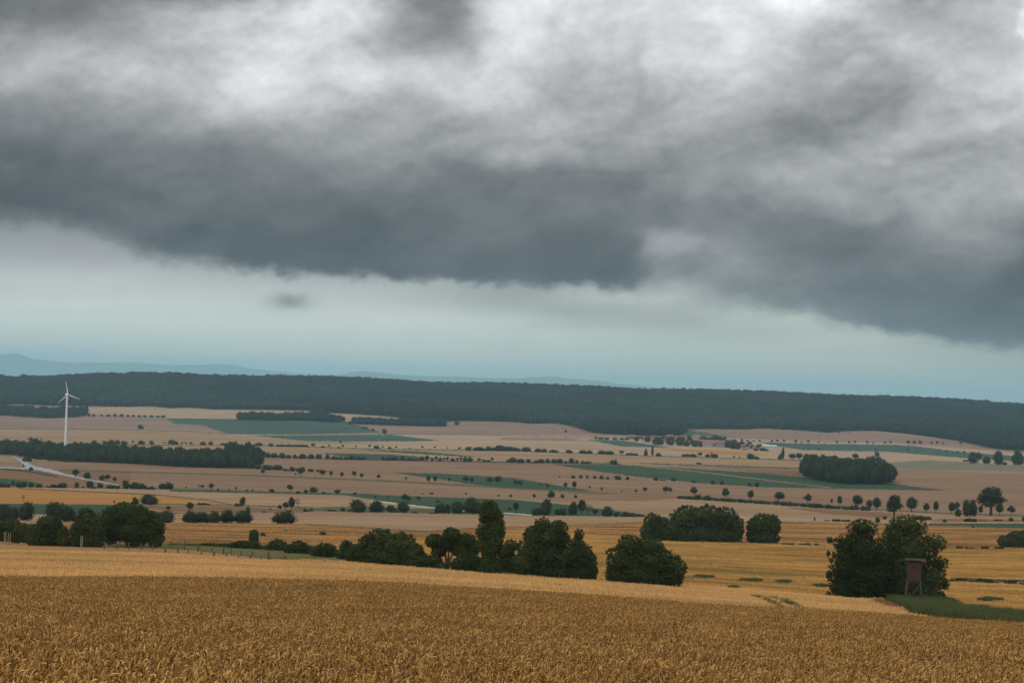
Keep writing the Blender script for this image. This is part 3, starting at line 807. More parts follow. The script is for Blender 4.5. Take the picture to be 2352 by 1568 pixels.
# unit-sized plants (1 m wide, 1 m high, standing on z = 0), shared by all the small trees and bushes
VR = np.random.RandomState(11)
def unit_round(n, leaf, z0=0.30, seed=0):
    r = np.random.RandomState(seed)
    lob = [(0, 0, z0 + (1 - z0) * .47, .42, .42, (1 - z0) * .46)]
    for i in range(4):
        a = r.uniform(0, 6.28); q = r.uniform(.12, .2)
        lob.append((math.cos(a) * .22, math.sin(a) * .22, z0 + (1 - z0) * r.uniform(.28, .7), .24 + q * .3, .24 + q * .3, .18 + q * .3))
    lob.append((0.03, 0, z0 + (1 - z0) * .78, .20, .20, (1 - z0) * .22))
    return lob
def build_kind(kind, n, leaf, seed, mat=None):
    cr_, tr_ = build_kind_(kind, n, leaf, seed, mat)
    v = np.empty(len(cr_.vertices) * 3, np.float32); cr_.vertices.foreach_get('co', v); v = v.reshape(-1, 3)
    r_ = np.percentile(np.hypot(v[:, 0], v[:, 1]) if kind != 'w' else np.abs(v[:, 0]), 96); t_ = np.percentile(v[:, 2], 99.3)
    v[:, 0] *= .5 / r_; v[:, 1] *= .5 / r_; v[:, 2] = v[:, 2] / t_
    cr_.vertices.foreach_set('co', v.ravel()); cr_.update()
    return cr_, tr_
def build_kind_(kind, n, leaf, seed, mat=None):
    r = np.random.RandomState(seed); mat = mat or M_LEAF
    nm = 'crown'
    if kind == 'r':      # round crown on a clear stem
        return crown(nm, unit_round(n, leaf, .27, seed), n, leaf, r, mat, .74, .34, floor=.22), trunk_mesh('trunk', .55, .035, 4, r)
    if kind == 'o':      # narrow egg-shaped crown on a stem
        lob = [(0, 0, .58, .42, .42, .36), (0, 0, .78, .26, .26, .22), (.05, 0, .45, .38, .38, .2)]
        return crown(nm, lob, n, leaf, r, mat, .74, .34, floor=.2), trunk_mesh('trunk', .5, .04, 3, r)
    if kind == 'b':      # bush to the ground
        lob = [(0, 0, .48, .42, .42, .48), (-.2, .1, .34, .3, .3, .36), (.22, -.12, .36, .28, .28, .38), (.02, .22, .36, .28, .28, .36), (r.uniform(-.15, .15), -.05, .68, .28, .28, .3)]
        return crown(nm, lob, n, leaf, r, mat, .74, .34, floor=.0), trunk_mesh('trunk', .35, .03, 3, r)
    if kind == 'w':      # wide low hedge clump
        lob = [(x, r.uniform(-.05, .05), .22 + r.uniform(-.06, .06), r.uniform(.12, .2), .16, r.uniform(.2, .62)) for x in (-.4, -.3, -.18, -.05, .08, .2, .3, .42)]
        return crown(nm, lob, n, leaf, r, mat, .78, .4, floor=.0), trunk_mesh('trunk', .3, .02, 3, r)
    if kind == 'p':      # poplar column
        lob = [(0, 0, .3, .4, .4, .26), (0, 0, .55, .42, .42, .3), (0.04, 0, .8, .3, .3, .2)]
        return crown(nm, lob, n, leaf, r, mat, .78, .34, floor=.03), trunk_mesh('trunk', .4, .05, 2, r)
    if kind == 'c':      # pointed conifer
        lob = [(0, 0, .25, .42, .42, .24), (0, 0, .5, .3, .3, .24), (0, 0, .78, .16, .16, .24)]
        return crown(nm, lob, n, leaf, r, mat, .78, .3, floor=.03), trunk_mesh('trunk', .4, .04, 0, r)
    if kind == 't':      # big spreading tree with visible bole
        lob = [(0, 0, .66, .34, .34, .30), (-.28, .02, .58, .22, .22, .18), (.28, -.02, .56, .24, .24, .2), (-.1, 0, .82, .24, .24, .17), (.14, 0, .78, .22, .22, .18), (0.02, .1, .42, .24, .24, .14)]
        return crown(nm, lob, n, leaf, r, mat, .7, .34), trunk_mesh('trunk', .6, .05, 6, r, spread=.5)
    if kind == 's':      # thin, see-through tree
        lob = [(0, 0, .66, .4, .4, .3), (-.15, 0, .5, .3, .3, .16)]
        return crown(nm, lob, n // 3, leaf * .8, r, M_BARE if mat is M_LEAF else mat, 0, .4), trunk_mesh('trunk', .75, .03, 9, r, spread=.45)
VARIANTS = {}
for kd in 'robwpcts':
    VARIANTS[kd] = {'small': [build_kind(kd, 460, .055, 31 + 7 * i) for i in range(4)],
                    'mid': [build_kind(kd, 2300, .027, 61 + 7 * i) for i in range(3)]}
KIND_NAME = {'r': ('round_tree', 'tree'), 'o': ('oval_tree', 'tree'), 'b': ('bush', 'bush'), 'w': ('hedge_bush', 'bush'), 'p': ('poplar_tree', 'tree'), 'c': ('conifer_tree', 'tree'), 't': ('spreading_tree', 'tree'), 's': ('sparse_tree', 'tree')}
KIND_WORD = {'r': 'round-crowned tree', 'o': 'slim egg-shaped tree', 'b': 'rounded bush', 'w': 'low hedge bush', 'p': 'tall slim poplar', 'c': 'pointed conifer', 't': 'broad spreading tree', 's': 'thin see-through tree'}
ORD = ['first','second','third','fourth','fifth','sixth','seventh','eighth','ninth','tenth','eleventh','twelfth','thirteenth','fourteenth','fifteenth','sixteenth','seventeenth','eighteenth','nineteenth','twentieth']
TENS = {2: 'twenty', 3: 'thirty', 4: 'forty', 5: 'fifty'}
def ordinal(i):
    if i < 20: return ORD[i]
    t, u = divmod(i + 1, 10)
    return {3: 'thirtieth', 4: 'fortieth', 5: 'fiftieth'}[t] if u == 0 else TENS[t] + '-' + ORD[u - 1]

def plant(px, py, w, h, kind, label, group=None, name=None, sink=0.0, ymin=100.0):
    """a tree or bush whose foot shows at (px, py) in the photo and that is w by h photo units there"""
    p = land(px, py, ymin)
    W, H = w * p.y / F, h * p.y / F
    size = 'mid' if max(w, h) > 26 else 'small'
    cr_me, tr_me = random.choice(VARIANTS[kind][size])
    root = bpy.data.objects.new(name or KIND_NAME[kind][0], None); COL.objects.link(root)
    root.empty_display_size = 0.2
    root.location = (p.x, p.y, p.z - 0.02 * H - sink)
    root.rotation_euler.z = random.uniform(0, 6.28) if kind != 'w' else random.uniform(-0.25, 0.25)
    root.scale = (W, W if kind != 'w' else min(W, 1.6 * H), H)
    tag(root, label, KIND_NAME[kind][1], group)
    link('crown', cr_me, root); link('trunk', tr_me, root)
    return root

def row(place, group, conv, items, scale=K, default='r', tone='dark', ymin=100.0):
    """items: (x, foot y, w, h[, kind[, word]]) read off a zoom; labelled by their order along the row"""
    its = sorted((it for it in items if -12 < conv(it[0], it[1])[0] < 2364), key=lambda t: t[0])
    mw = np.median([t[2] for t in its]); mh = np.median([t[3] for t in its])
    for i, it in enumerate(its):
        kind = it[4] if len(it) > 4 else default
        sz = it[2] * it[3] / (mw * mh)
        adj = it[5] if len(it) > 5 else ('tiny' if sz < 0.35 else 'small' if sz < 0.8 else 'large' if sz > 1.7 else tone)
        x, y = conv(it[0], it[1])
        lab = f"{adj} {KIND_WORD[kind]}, {ordinal(i)} from the left {place}"
        if len(lab.split()) > 16: lab = f"{KIND_WORD[kind]}, {ordinal(i)} from the left {place}"
        if len(lab.split()) > 16: lab = f"{KIND_WORD[kind].split()[-1]}, {ordinal(i)} from the left {place}"
        plant(x, y, it[2] * scale, it[3] * scale, kind, lab, group, ymin=ymin)

# --- far slope, right: trees along the upper field edge
rowA = [(78,425,20,22),(117,425,22,24),(163,426,20,26),(246,428,26,24),(288,430,18,16),(333,430,22,26),(405,430,16,18),(450,431,8,8),(535,431,20,22),(620,432,22,20),(660,432,18,24),
        (747,434,22,22),(789,434,16,16),(871,434,20,20),(911,434,20,24),(1034,438,28,32),(1075,438,24,30),(1118,438,32,28),(1199,438,22,22),(1237,438,20,26),(1280,438,18,20),(1400,438,22,22)]
rowA = [(C4(x, y)[0], C4(x, y)[1], w, h) for x, y, w, h in rowA] + [(CV(x, 0)[0], 1012.5 + .002 * x, w, h) for x, w, h in ((1308,22,20),(1362,14,12),(1418,16,20),(1480,20,26),(1538,20,20),(1600,18,18),(1659,20,20))]
row('in the field-edge row beyond the village', 'small trees along the upper field edge', lambda x, y: (x, y), rowA)
row('in the sparse line inside the pale green field', 'bushes in the pale green field', C4,
    [(347,475,16,10),(408,475,22,12),(540,476,10,6),(630,476,10,7),(806,478,16,16),(860,478,8,6),(1030,482,22,20),(1085,485,8,7),(1137,487,9,7),(1302,490,18,12),(1345,491,12,7),(1383,493,18,12),(1425,494,24,14)], default='b')
row('just under the forest edge above the village avenue', 'stray bushes below the forest', C4, [(243,362,9,8),(412,370,9,8),(546,360,14,12),(623,370,20,26,'s')], default='b')
row('between the oval wood and the old quarry', 'trees around the quarry', C4,
    [(155,540,24,82,'p'),(138,543,42,44,'b'),(220,549,62,50),(270,549,54,55),(322,550,50,48),(495,530,90,14,'w'),(575,540,50,10,'w'),(662,545,52,46),(815,536,40,50),(730,556,90,26,'w'),(790,557,110,42,'w'),(845,556,60,20,'w'),(1437,556,40,14,'w')])
row('beyond the quarry at the far right', 'big trees beyond the quarry', C4,
    [(1488,568,72,82,'b'),(1528,566,50,76),(1581,572,58,56,'b'),(1662,578,84,98,'b'),(1705,580,50,24,'b'),(1800,582,92,104,'b')], tone='tall')
# --- avenue along the lower road
rowD = [C2(x, y) + (w * K, h * K) for x, y, w, h in ((88,925,32,40),(317,932,14,18),(350,937,56,67),(505,937,50,50),(566,938,28,42),(641,944,28,40),(728,942,38,44),(780,952,32,38),(899,957,30,36),(1090,965,20,24),(1247,980,32,52),(1295,978,30,44),(1395,975,22,30),(1510,982,48,50),(1553,984,30,44),(1680,988,46,47),(1735,992,54,60))]
rowD += [C3(x, y) + (w * K, h * K) for x, y, w, h in ((107,1002,34,42),(138,1006,40,40),(280,1008,10,20),(330,1016,22,30),(454,1020,34,42),(517,1022,36,52),(625,1024,18,22),(709,1040,16,30),(851,1050,12,16),(948,1052,24,24),(1013,1047,36,36),(1155,1057,44,52),(1187,1054,34,42),(1352,1076,54,68),(1576,1090,54,74),(1752,1100,48,68))]
rowD += [C4(x, y) + (w * K, h * K) for x, y, w, h in ((128,842,80,76),(329,852,60,72),(497,852,18,40),(553,866,38,72),(676,886,80,98),(760,892,48,70),(812,898,64,94),(1057,910,80,108),(1160,910,50,66),(1227,912,40,80),(1338,920,52,80),(1370,902,52,62),(1540,928,36,68),(1672,928,58,80),(1755,932,60,70))]
row('in the long avenue along the lower road', 'avenue trees along the lower road', lambda x, y: (x, y), [t + ('r' if t[2] > 0.85 * t[3] * .9 else 'o',) for t in rowD], scale=1.0)
plant(*C4(934, 962), 114 * K, 176 * K, 't', 'tall full-crowned tree rising just behind the thicket with the hunting stand', 'single trees in the fields')
plant(*C4(1612, 935), 196 * K, 204 * K, 't', 'largest spreading old tree by the avenue, near the right edge', 'single trees in the fields')
plant(*C4(1440, 941), 66 * K, 122 * K, 'b', 'tall dense tree, left of a close pair beside the avenue', 'single trees in the fields')
plant(*C4(1484, 941), 66 * K, 122 * K, 'b', 'tall dense tree, right of a close pair beside the avenue', 'single trees in the fields')
plant(*C4(1383, 942), 56 * K, 62 * K, 'b', 'low round bush leaning against the close pair of dense trees', 'single trees in the fields')
row('among the low bushes below the avenue', 'low bushes below the avenue', C4,
    [(378,970,14,30,'c'),(465,972,40,8,'w'),(530,975,62,18,'w'),(600,977,60,16,'w'),(820,985,42,42),(870,960,38,24),(900,905,30,20),(1130,964,124,30,'w'),(1290,982,36,22),(1468,978,92,28,'w'),(1560,972,60,6,'w'),(1662,972,62,12,'w'),(1753,974,36,28),(1490,1022,24,14),(1842,974,26,36)], default='b')
row('along the upper edge of the large dark green field', 'round bushes by the large green field', C3,
    [(415,945,20,11),(473,946,10,5),(510,950,36,22),(563,950,28,24),(608,952,22,26),(660,952,34,20),(708,956,34,28),(752,956,36,16),(820,960,64,32),(890,963,28,28),(945,962,20,5),(1090,967,38,30),(1140,967,40,8,'w'),(1212,970,46,24),(1354,982,36,20),(1488,991,32,30),(1552,996,34,28),(1745,1006,36,28),(1795,1009,38,34),(2740-950,1009,0.1,0.1)][:-1], default='b')
row('on the strip above the white track', 'bushes above the white track', C3, [(73,1078,24,15),(235,1083,30,26),(355,1086,58,54),(435,1086,32,26),(526,1086,28,22)], default='b')
row('around the end of the white track', 'trees around the white track', C3,
    [(65,1183,28,30),(108,1197,42,80),(250,1210,70,60,'b'),(320,1211,96,120,'b'),(400,1208,60,46,'b'),(440,1210,60,56,'b'),(508,1208,74,98,'b'),(570,1200,62,102,'o'),(610,1212,90,84,'s'),(662,1210,42,46),(748,1217,82,74,'b'),(815,1219,56,38,'b'),(890,1219,96,38,'w'),(975,1219,90,18,'w')])
row('in the broken hedge left of the poplar', 'hedge left of the tall poplar', C2,
    [(650,1180,44,24,'b'),(750,1188,136,94,'b'),(885,1188,112,86,'b'),(985,1182,76,48,'b'),(1070,1188,106,76,'b'),(1083,1112,56,54),(1106,1116,42,38),(1178,1110,26,36),(1313,1126,32,24),(875,1088,22,18),(965,1098,12,30,'o'),
     (1345,1192,104,72,'w'),(1450,1195,120,84,'b'),(1555,1197,130,116,'b'),(1610,1196,60,70,'b')])
row('in the loose line across the middle fields', 'small trees across the middle fields', C2,
    [(150,1046,40,24,'b'),(278,1042,50,50),(335,1056,28,18,'b'),(388,1062,34,34),(443,1048,62,40,'b'),(513,1063,28,22),(608,1064,48,36),(733,1071,30,24),(1205,1062,24,8,'b'),(1270,1062,32,14,'b'),(1512,1068,18,18),(1740,1076,18,14,'b'),(1825,1079,26,16,'b')])
row('by the bushy knot above the round bush', 'small trees above the round bush', C2,
    [(140,1185,28,34,'s'),(208,1162,36,28,'b'),(247,1172,44,58,'r'),(288,1172,50,92,'o'),(328,1156,44,74,'s'),(385,1186,24,26),(430,1188,28,28)])
plant(*C2(236, 1268), 176 * K, 88 * K, 'b', 'dark dome-shaped bush standing alone at the edge of the brown field', 'single bushes in the fields')
# --- thin line of trees far across the valley floor
rowQ = [C1(*t[:2]) + tuple(v * K for v in t[2:4]) + t[4:] for t in
  [(347,705,44,22,'b'),(435,714,36,20,'b'),(525,714,28,24),(568,714,28,22),(610,713,50,12,'w'),(660,713,50,30,'b'),(735,713,54,26,'b'),(800,713,84,36,'w'),(870,713,54,26,'b'),(930,709,20,24),(990,714,54,30,'b'),(1060,713,44,28,'b'),(1142,709,12,14),(1157,709,12,16),(1205,714,66,36,'b'),(1237,714,32,22,'b'),(1275,714,20,20),(1301,714,18,20),(1337,716,26,22),(1420,718,50,26,'b'),(1475,718,42,28,'b'),(1565,719,56,18,'b'),(1641,720,30,22),(1750,714,14,16)]]
rowQ += [C2(*t[:2]) + tuple(v * K for v in t[2:4]) + t[4:] for t in
  [(60,725,78,26,'b'),(143,727,40,24,'b'),(225,729,90,18,'w'),(295,730,80,20,'w'),(365,731,80,20,'w'),(442,732,44,26),(510,738,36,16,'b'),(553,732,20,18),(634,709,22,22),(648,735,22,22),(620,742,24,14,'b'),(741,735,16,16),(835,735,24,20),(885,744,46,26,'b'),(928,741,16,18),(977,746,30,18,'b'),(1022,743,18,20),(1118,744,24,8,'b'),(1205,742,22,18),(1292,742,18,16),(1379,744,14,12),(1465,753,24,22),(1530,755,62,28,'b'),(1600,757,92,28,'b'),(1680,758,92,34,'w'),(1750,758,92,40,'b'),(1815,758,84,32,'b')]]
rowQ += [C3(*t[:2]) + tuple(v * K for v in t[2:4]) + t[4:] for t in
  [(30,758,92,32,'b'),(110,761,64,30,'w'),(180,763,74,34,'b'),(285,767,84,28,'w'),(375,770,74,22,'b'),(480,774,62,24,'b'),(600,777,92,26,'w'),(710,781,62,28,'b'),(765,783,74,26,'b'),(848,783,42,28),(920,789,84,18,'w'),(1018,792,32,52,'c'),(1064,793,20,72,'p'),(1108,796,46,26,'b'),(1310,798,84,20,'w'),(1350,801,62,24,'b'),(1397,798,38,30),(1450,803,36,24,'b'),(1480,802,14,34,'o'),(1497,805,62,28,'b'),(1636,809,20,16),(1675,809,14,14),(1752,816,62,44,'b'),(1792,816,52,22,'b')]]
rowQ = sorted(rowQ)
for nm_, lo, hi, pl_ in (('trees on the valley floor behind the wind turbine wood', 0, 640, 'in the thin line behind the turbine wood'), ('trees on the valley floor between wood and hedge', 640, 1050, 'in the far line across the pale middle valley'),
                    ('bushes of the long far hedge', 1050, 1460, 'in the far hedge in front of the pale valley field'), ('trees on the valley floor below the village', 1460, 1760, 'in the far line below the village')):
    row(pl_, nm_, lambda x, y: (x, y), [t for t in rowQ if lo <= t[0] < hi], scale=1.0)
# --- hedges of the middle valley
row('in the tree line running on from the long wood', 'trees of the upper valley hedge', C2,
    [(40,800,66,52,'b'),(80,801,60,48,'b'),(120,804,52,36,'b'),(170,807,64,36,'b'),(225,809,54,40,'b'),(270,811,44,28,'b'),(312,813,38,32,'b'),(365,813,66,38,'b'),(425,814,54,36,'b'),(480,815,60,36,'b'),(540,817,40,38,'b'),(600,819,74,26,'w'),(660,820,66,24,'w'),(710,821,44,34,'b'),(765,822,84,26,'w')], tone='dark')
row('in the dark broken hedge at the valley centre', 'trees of the central valley hedge', C2,
    [(925,824,20,18,'b'),(955,825,74,26,'w'),(1010,826,64,30,'b'),(1065,826,42,34,'b'),(1130,828,96,20,'w'),(1200,829,38,34,'b'),(1238,829,32,40,'o'),(1275,831,30,22,'b'),(1303,831,24,38,'o'),(1330,831,28,28,'b'),(1355,831,22,28),(1380,831,26,32),(1418,833,44,26,'b'),(1450,833,26,28),(1475,833,18,34,'o'),(1505,833,36,36,'b'),(1540,834,48,36,'b'),(1605,834,34,26),(1632,834,24,18),(1660,836,50,16,'w'),(1695,833,24,32,'r')])
row('in the dense dark hedge right of the valley centre', 'trees of the right valley hedge', C3,
    [(55,838,34,22,'b'),(88,840,56,40,'b'),(140,842,66,30,'b'),(195,842,42,30,'b'),(250,844,44,22,'b'),(285,844,54,32,'b'),(330,843,36,34,'b'),(375,844,44,32,'b'),(415,844,54,34,'b'),(458,846,24,22,'b'),(497,846,46,40,'b'),(535,847,24,28,'b'),(574,851,24,26,'b'),(605,851,44,22,'b'),(631,853,14,24,'o'),(735,853,18,18,'s'),(755,853,22,20,'s'),(780,855,28,36,'b'),(805,855,32,38,'b'),(830,856,20,8,'b'),(1390,853,36,16,'w')])
row('in the bushy line below the long wood end', 'bushes below the end of the long wood', C2,
    [(5,882,66,54,'b'),(50,887,64,38,'b'),(120,892,94,36,'b'),(190,893,84,38,'b'),(250,899,44,18,'w'),(295,902,48,34,'b'),(330,902,30,24,'b'),(375,904,28,30,'b'),(415,904,34,22,'b'),(432,904,28,22,'b'),(472,904,24,18,'b'),(542,904,24,6,'w')])
# --- left
row('along the verge of the grey country road', 'trees beside the country road', CR_,
    [(965,445,92,118,'t'),(1110,460,96,92,'b'),(1300,480,80,76,'b'),(1370,480,88,76,'t'),(1460,505,56,72,'r'),(395,355,60,50,'b'),(350,240,120,60,'w'),(235,215,12,40,'s'),(283,250,12,46,'s'),(445,290,24,66,'s'),(300,310,24,36,'b'),(155,160,20,26,'b')], scale=.18)
row('in the hedge below the country road', 'bushes of the hedge below the country road', CR_,
    [(30,570,120,64,'b'),(110,572,70,54,'b'),(163,566,54,84,'o'),(230,570,80,70,'b'),(290,572,130,78,'b'),(395,570,80,68,'b'),(490,572,110,46,'b'),(630,572,90,24,'w'),(720,575,150,50,'w'),(800,577,130,74,'b'),(978,578,72,80,'b'),(1060,580,46,26,'b'),(1145,580,110,104,'b'),(1190,584,80,34,'w'),(1278,582,84,76,'b'),
     (1420,586,150,50,'b'),(1500,590,90,44,'b'),(1600,590,110,120,'b'),(1720,592,150,92,'b'),(1810,594,100,80,'b'),(1910,598,140,52,'w'),(2070,594,110,84,'b'),(2155,598,130,102,'b')], scale=.18)
row('along the narrow green strip in the left middle', 'saplings along the green strip', C1,
    [(1301,1023,14,16),(1392,1026,24,38,'s'),(1418,1022,32,28),(1480,1031,48,48,'t'),(1528,1034,22,14,'b'),(1600,1034,20,10,'b'),(1654,1032,22,22),(1730,1039,20,12,'b'),(1768,1039,18,14,'b')])
row('beside the golden field on the left', 'trees and bushes beside the golden field', C1,
    [(163,1113,30,56,'s'),(948,1134,52,54,'b'),(1045,1135,128,76,'b'),(1178,1180,34,38,'r'),(1328,1182,62,68,'t'),(1415,1137,62,18,'w'),(1452,1138,40,14,'w'),(1668,1147,56,24,'w'),(1700,1142,52,64,'b')])
row('in the clump line behind the pasture', 'bushes behind the pasture', C1,
    [(1165,1264,138,90,'b'),(1330,1263,110,88,'b'),(1400,1264,170,80,'b'),(1500,1264,96,88,'b'),(1590,1264,110,96,'b'),(1700,1264,140,92,'b'),(1735,1215,34,70,'o')])
row('in the dark clumps beside the left green field', 'dark clumps on the left', C1,
    [(25,1256,150,128,'b'),(100,1250,80,100,'b'),(185,1245,130,132,'b'),(385,1252,180,140,'b'),(475,1256,120,112,'b'),(590,1256,120,104,'b')])
row('by the far field edge at left', 'bushes of the far left field edge', C1, [(982,606,52,34,'b'),(500,515,46,52,'b'),(548,517,44,44,'b'),(620,517,30,24,'b'),(655,517,30,18,'b')] +
    [(x, 516 + (x - 710) * .022, w, h, 'b') for x, w, h in ((712,24,14),(758,44,16),(805,28,22),(850,40,20),(895,34,16),(935,32,18),(975,36,16),(1015,36,16),(1060,44,16),(1105,34,14),(1145,44,18))])
row('by the dark field on the far slope', 'bushes on the far slope', C2, [(705,572,40,24,'b'),(800,605,44,16,'w'),(858,622,24,22),(940,638,42,36,'b'),(1447,578,38,32,'b')])
row('on the field edge left of the village', 'bushes left of the village', CV, [(30,174,34,30,'b'),(80,177,66,24,'b'),(140,179,64,22,'b'),(220,181,64,24,'b'),(290,182,64,22,'b'),(340,182,44,26,'b')], scale=.2315)
plant(*C3(457, 630), 24 * K, 20 * K, 'b', 'lone small bush on the slope below the forest spur', 'single bushes in the fields')

def hedge_line(pts, n, w, h, place, group, seed):
    r = np.random.RandomState(seed); xs = np.linspace(pts[0][0], pts[-1][0], n) + r.uniform(-6, 6, n)
    row(place, group, lambda x, y: (x, y), [(float(x), float(np.interp(x, [p[0] for p in pts], [p[1] for p in pts])) + 1, w * r.uniform(.7, 1.4), h * r.uniform(.6, 1.35), 'w' if r.rand() < .7 else 'b') for x in xs], scale=1.0, default='w')
hedge_line([(1565,1144),(1747,1155.5),(1891,1166),(1985,1171)], 22, 22, 10, 'in the green hedge under the avenue', 'hedge bushes under the avenue', 3)
hedge_line([(2188,1334),(2230,1335),(2290,1338),(2350,1342)], 9, 22, 8, 'in the low green strip at the right edge', 'low green strip in the yellow field', 4)
hedge_line([(610,1175),(790,1172),(1000,1178)], 9, 18, 5, 'on the verge left of the round bushes', 'low scrub on the verge', 5)
hedge_line([(1800,1250),(1880,1252)], 5, 16, 5, 'at the yellow field edge before the tree pair', 'low scrub at the yellow field edge', 6)
hedge_line([(2170,1258),(2230,1259),(2290,1260)], 5, 20, 6, 'left of the bush at the right edge', 'low scrub at the right yellow field edge', 7)

# ------------------------------------------------------------------ woods that read as one mass (instanced crowns)
def gn_scatter(name, pts, scl, rots, protos, rng_seed, kind='stuff', rot_tilt=0.0):
    """one object: a cloud of points, each drawing one of the prototype meshes"""
    me = bpy.data.meshes.new(name)
    me.vertices.add(len(pts)); me.vertices.foreach_set('co', np.asarray(pts, np.float32).ravel())
    a = me.attributes.new('size', 'FLOAT_VECTOR', 'POINT'); a.data.foreach_set('vector', np.asarray(scl, np.float32).ravel())
    r3 = np.zeros((len(pts), 3), np.float32); r3[:, 2] = rots
    if rot_tilt: r3[:, :2] = np.random.RandomState(rng_seed).uniform(-rot_tilt, rot_tilt, (len(pts), 2))
    a = me.attributes.new('turn', 'FLOAT_VECTOR', 'POINT'); a.data.foreach_set('vector', r3.ravel())
    pick = np.random.RandomState(rng_seed).randint(0, len(protos), len(pts)).astype(np.int32)
    a = me.attributes.new('pick', 'INT', 'POINT'); a.data.foreach_set('value', pick)
    o = link(name, me)
    ng = bpy.data.node_groups.new(name, 'GeometryNodeTree')
    ng.interface.new_socket('Geometry', in_out='INPUT', socket_type='NodeSocketGeometry')
    ng.interface.new_socket('Geometry', in_out='OUTPUT', socket_type='NodeSocketGeometry')
    q = G(ng)
    gi, go = q.node('NodeGroupInput'), q.node('NodeGroupOutput')
    m2p = q.node('GeometryNodeMeshToPoints')
    ng.links.new(gi.outputs[0], m2p.inputs[0])
    jn = q.node('GeometryNodeJoinGeometry')
    insts = []
    for pm in protos:
        po = bpy.data.objects.new('leaf_clump', pm)
        oi = q.node('GeometryNodeObjectInfo'); oi.inputs['Object'].default_value = po
        gti = q.node('GeometryNodeGeometryToInstance')
        ng.links.new(oi.outputs['Geometry'], gti.inputs[0]); insts.append(gti)
    for gti in reversed(insts): ng.links.new(gti.outputs[0], jn.inputs[0])
    iop = q.node('GeometryNodeInstanceOnPoints')
    ng.links.new(m2p.outputs[0], iop.inputs['Points']); ng.links.new(jn.outputs[0], iop.inputs['Instance'])
    iop.inputs['Pick Instance'].default_value = True
    for nm, tp, sk in (('pick', 'INT', 'Instance Index'), ('turn', 'FLOAT_VECTOR', 'Rotation'), ('size', 'FLOAT_VECTOR', 'Scale')):
        na = q.node('GeometryNodeInputNamedAttribute', data_type=tp); na.inputs['Name'].default_value = nm
        ng.links.new([s_ for s_ in na.outputs if s_.enabled and s_.name == 'Attribute'][0], iop.inputs[sk])
    ng.links.new(iop.outputs[0], go.inputs[0])
    md = o.modifiers.new('scatter', 'NODES'); md.node_group = ng
    return o

FP = []
for i in range(5):
    r = np.random.RandomState(200 + i)
    lob = [(0, 0, .55, .46, .46, .42), (-.16, .1, .62, .30, .30, .32), (.18, -.08, .55, .30, .30, .36), (r.uniform(-.1, .1), r.uniform(-.1, .1), .74, .24, .24, .24)]
    FP.append(crown('wood_crown', lob, 260, .075, r, M_FOREST, .8, .34))
FP2 = [crown('wood_crown', [(0, 0, .55, .46, .46, .42), (-.16, .1, .62, .30, .30, .32), (.18, -.08, .5, .30, .30, .4), (0, .06, .76, .24, .24, .24)], 700, .05, np.random.RandomState(300 + i), M_LEAF, .78, .3) for i in range(4)]
M_COPSE = M_LEAF

def zmany(X, Y):
    out = np.empty(len(X))
    ec = e_cols(Y); c = PX0 + F * X / np.maximum(Y, 100)
    o = np.argsort(c)
    # evaluate column spline per point in chunks of equal distance
    h = 40
    Yb = np.round(Y / 12).astype(int)
    for b_ in np.unique(Yb):
        s_ = Yb == b_
        Ym = float(Y[s_].mean())
        out[s_] = ground_row(X[s_] * Ym / Y[s_], Ym) * Y[s_] / Ym
    return out

def wood(name, label, test, y0, y1, step, hgt, wid, protos, seed, cat='wood', xlim=0.33, thin=1.0):
    r = np.random.RandomState(seed)
    P = []
    Yv = y0
    pxs, pys = [], []
    xs_, ys_ = [], []
    while Yv < y1:
        n = int(2 * xlim * Yv / step)
        x = (np.arange(n) + r.uniform(-.45, .45, n)) * step - xlim * Yv
        xs_.append(x); ys_.append(Yv + r.uniform(-.45, .45, n) * step)
        Yv += step
    X = np.concatenate(xs_); Y = np.concatenate(ys_)
    Z = zmany(X, Y)
    px, py = project(X, Y, Z)
    ok = test(px, py) & (r.rand(len(X)) < thin)
    X, Y, Z = X[ok], Y[ok], Z[ok]
    n = len(X)
    big = 1 + 0.18 * np.sin(X / 90 + Y / 140) + r.normal(0, .17, n)
    H = hgt * np.clip(big, .6, 1.45); W = wid * r.uniform(.8, 1.3, n)
    print(name, n)
    o = gn_scatter(name, np.stack((X, Y, Z - 0.05 * H), 1), np.stack((W, W, H), 1), r.uniform(0, 6.28, n), protos, seed)
    tag(o, label, cat, kind='stuff')
    return o

def forest_test(px, py): return py < np.interp(px, fe_x, fe_y)
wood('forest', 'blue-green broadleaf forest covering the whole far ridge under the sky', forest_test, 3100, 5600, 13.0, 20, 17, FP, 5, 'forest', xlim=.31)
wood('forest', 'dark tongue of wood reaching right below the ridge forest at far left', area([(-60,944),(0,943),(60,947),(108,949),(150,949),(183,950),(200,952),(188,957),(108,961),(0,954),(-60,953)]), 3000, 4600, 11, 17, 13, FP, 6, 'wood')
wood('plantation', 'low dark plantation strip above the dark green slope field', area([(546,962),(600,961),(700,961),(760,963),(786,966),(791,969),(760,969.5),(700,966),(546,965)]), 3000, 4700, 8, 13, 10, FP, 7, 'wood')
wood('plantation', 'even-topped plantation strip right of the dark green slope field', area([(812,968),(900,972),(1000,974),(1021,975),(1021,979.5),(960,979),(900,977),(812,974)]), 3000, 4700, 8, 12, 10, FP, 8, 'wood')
wood('plantation', 'narrow wooded gully joining the forest edge at left centre', area([(712,944),(730,946),(752,952),(740,955),(715,948)]), 3200, 4700, 7, 9, 8, FP, 18, 'wood')
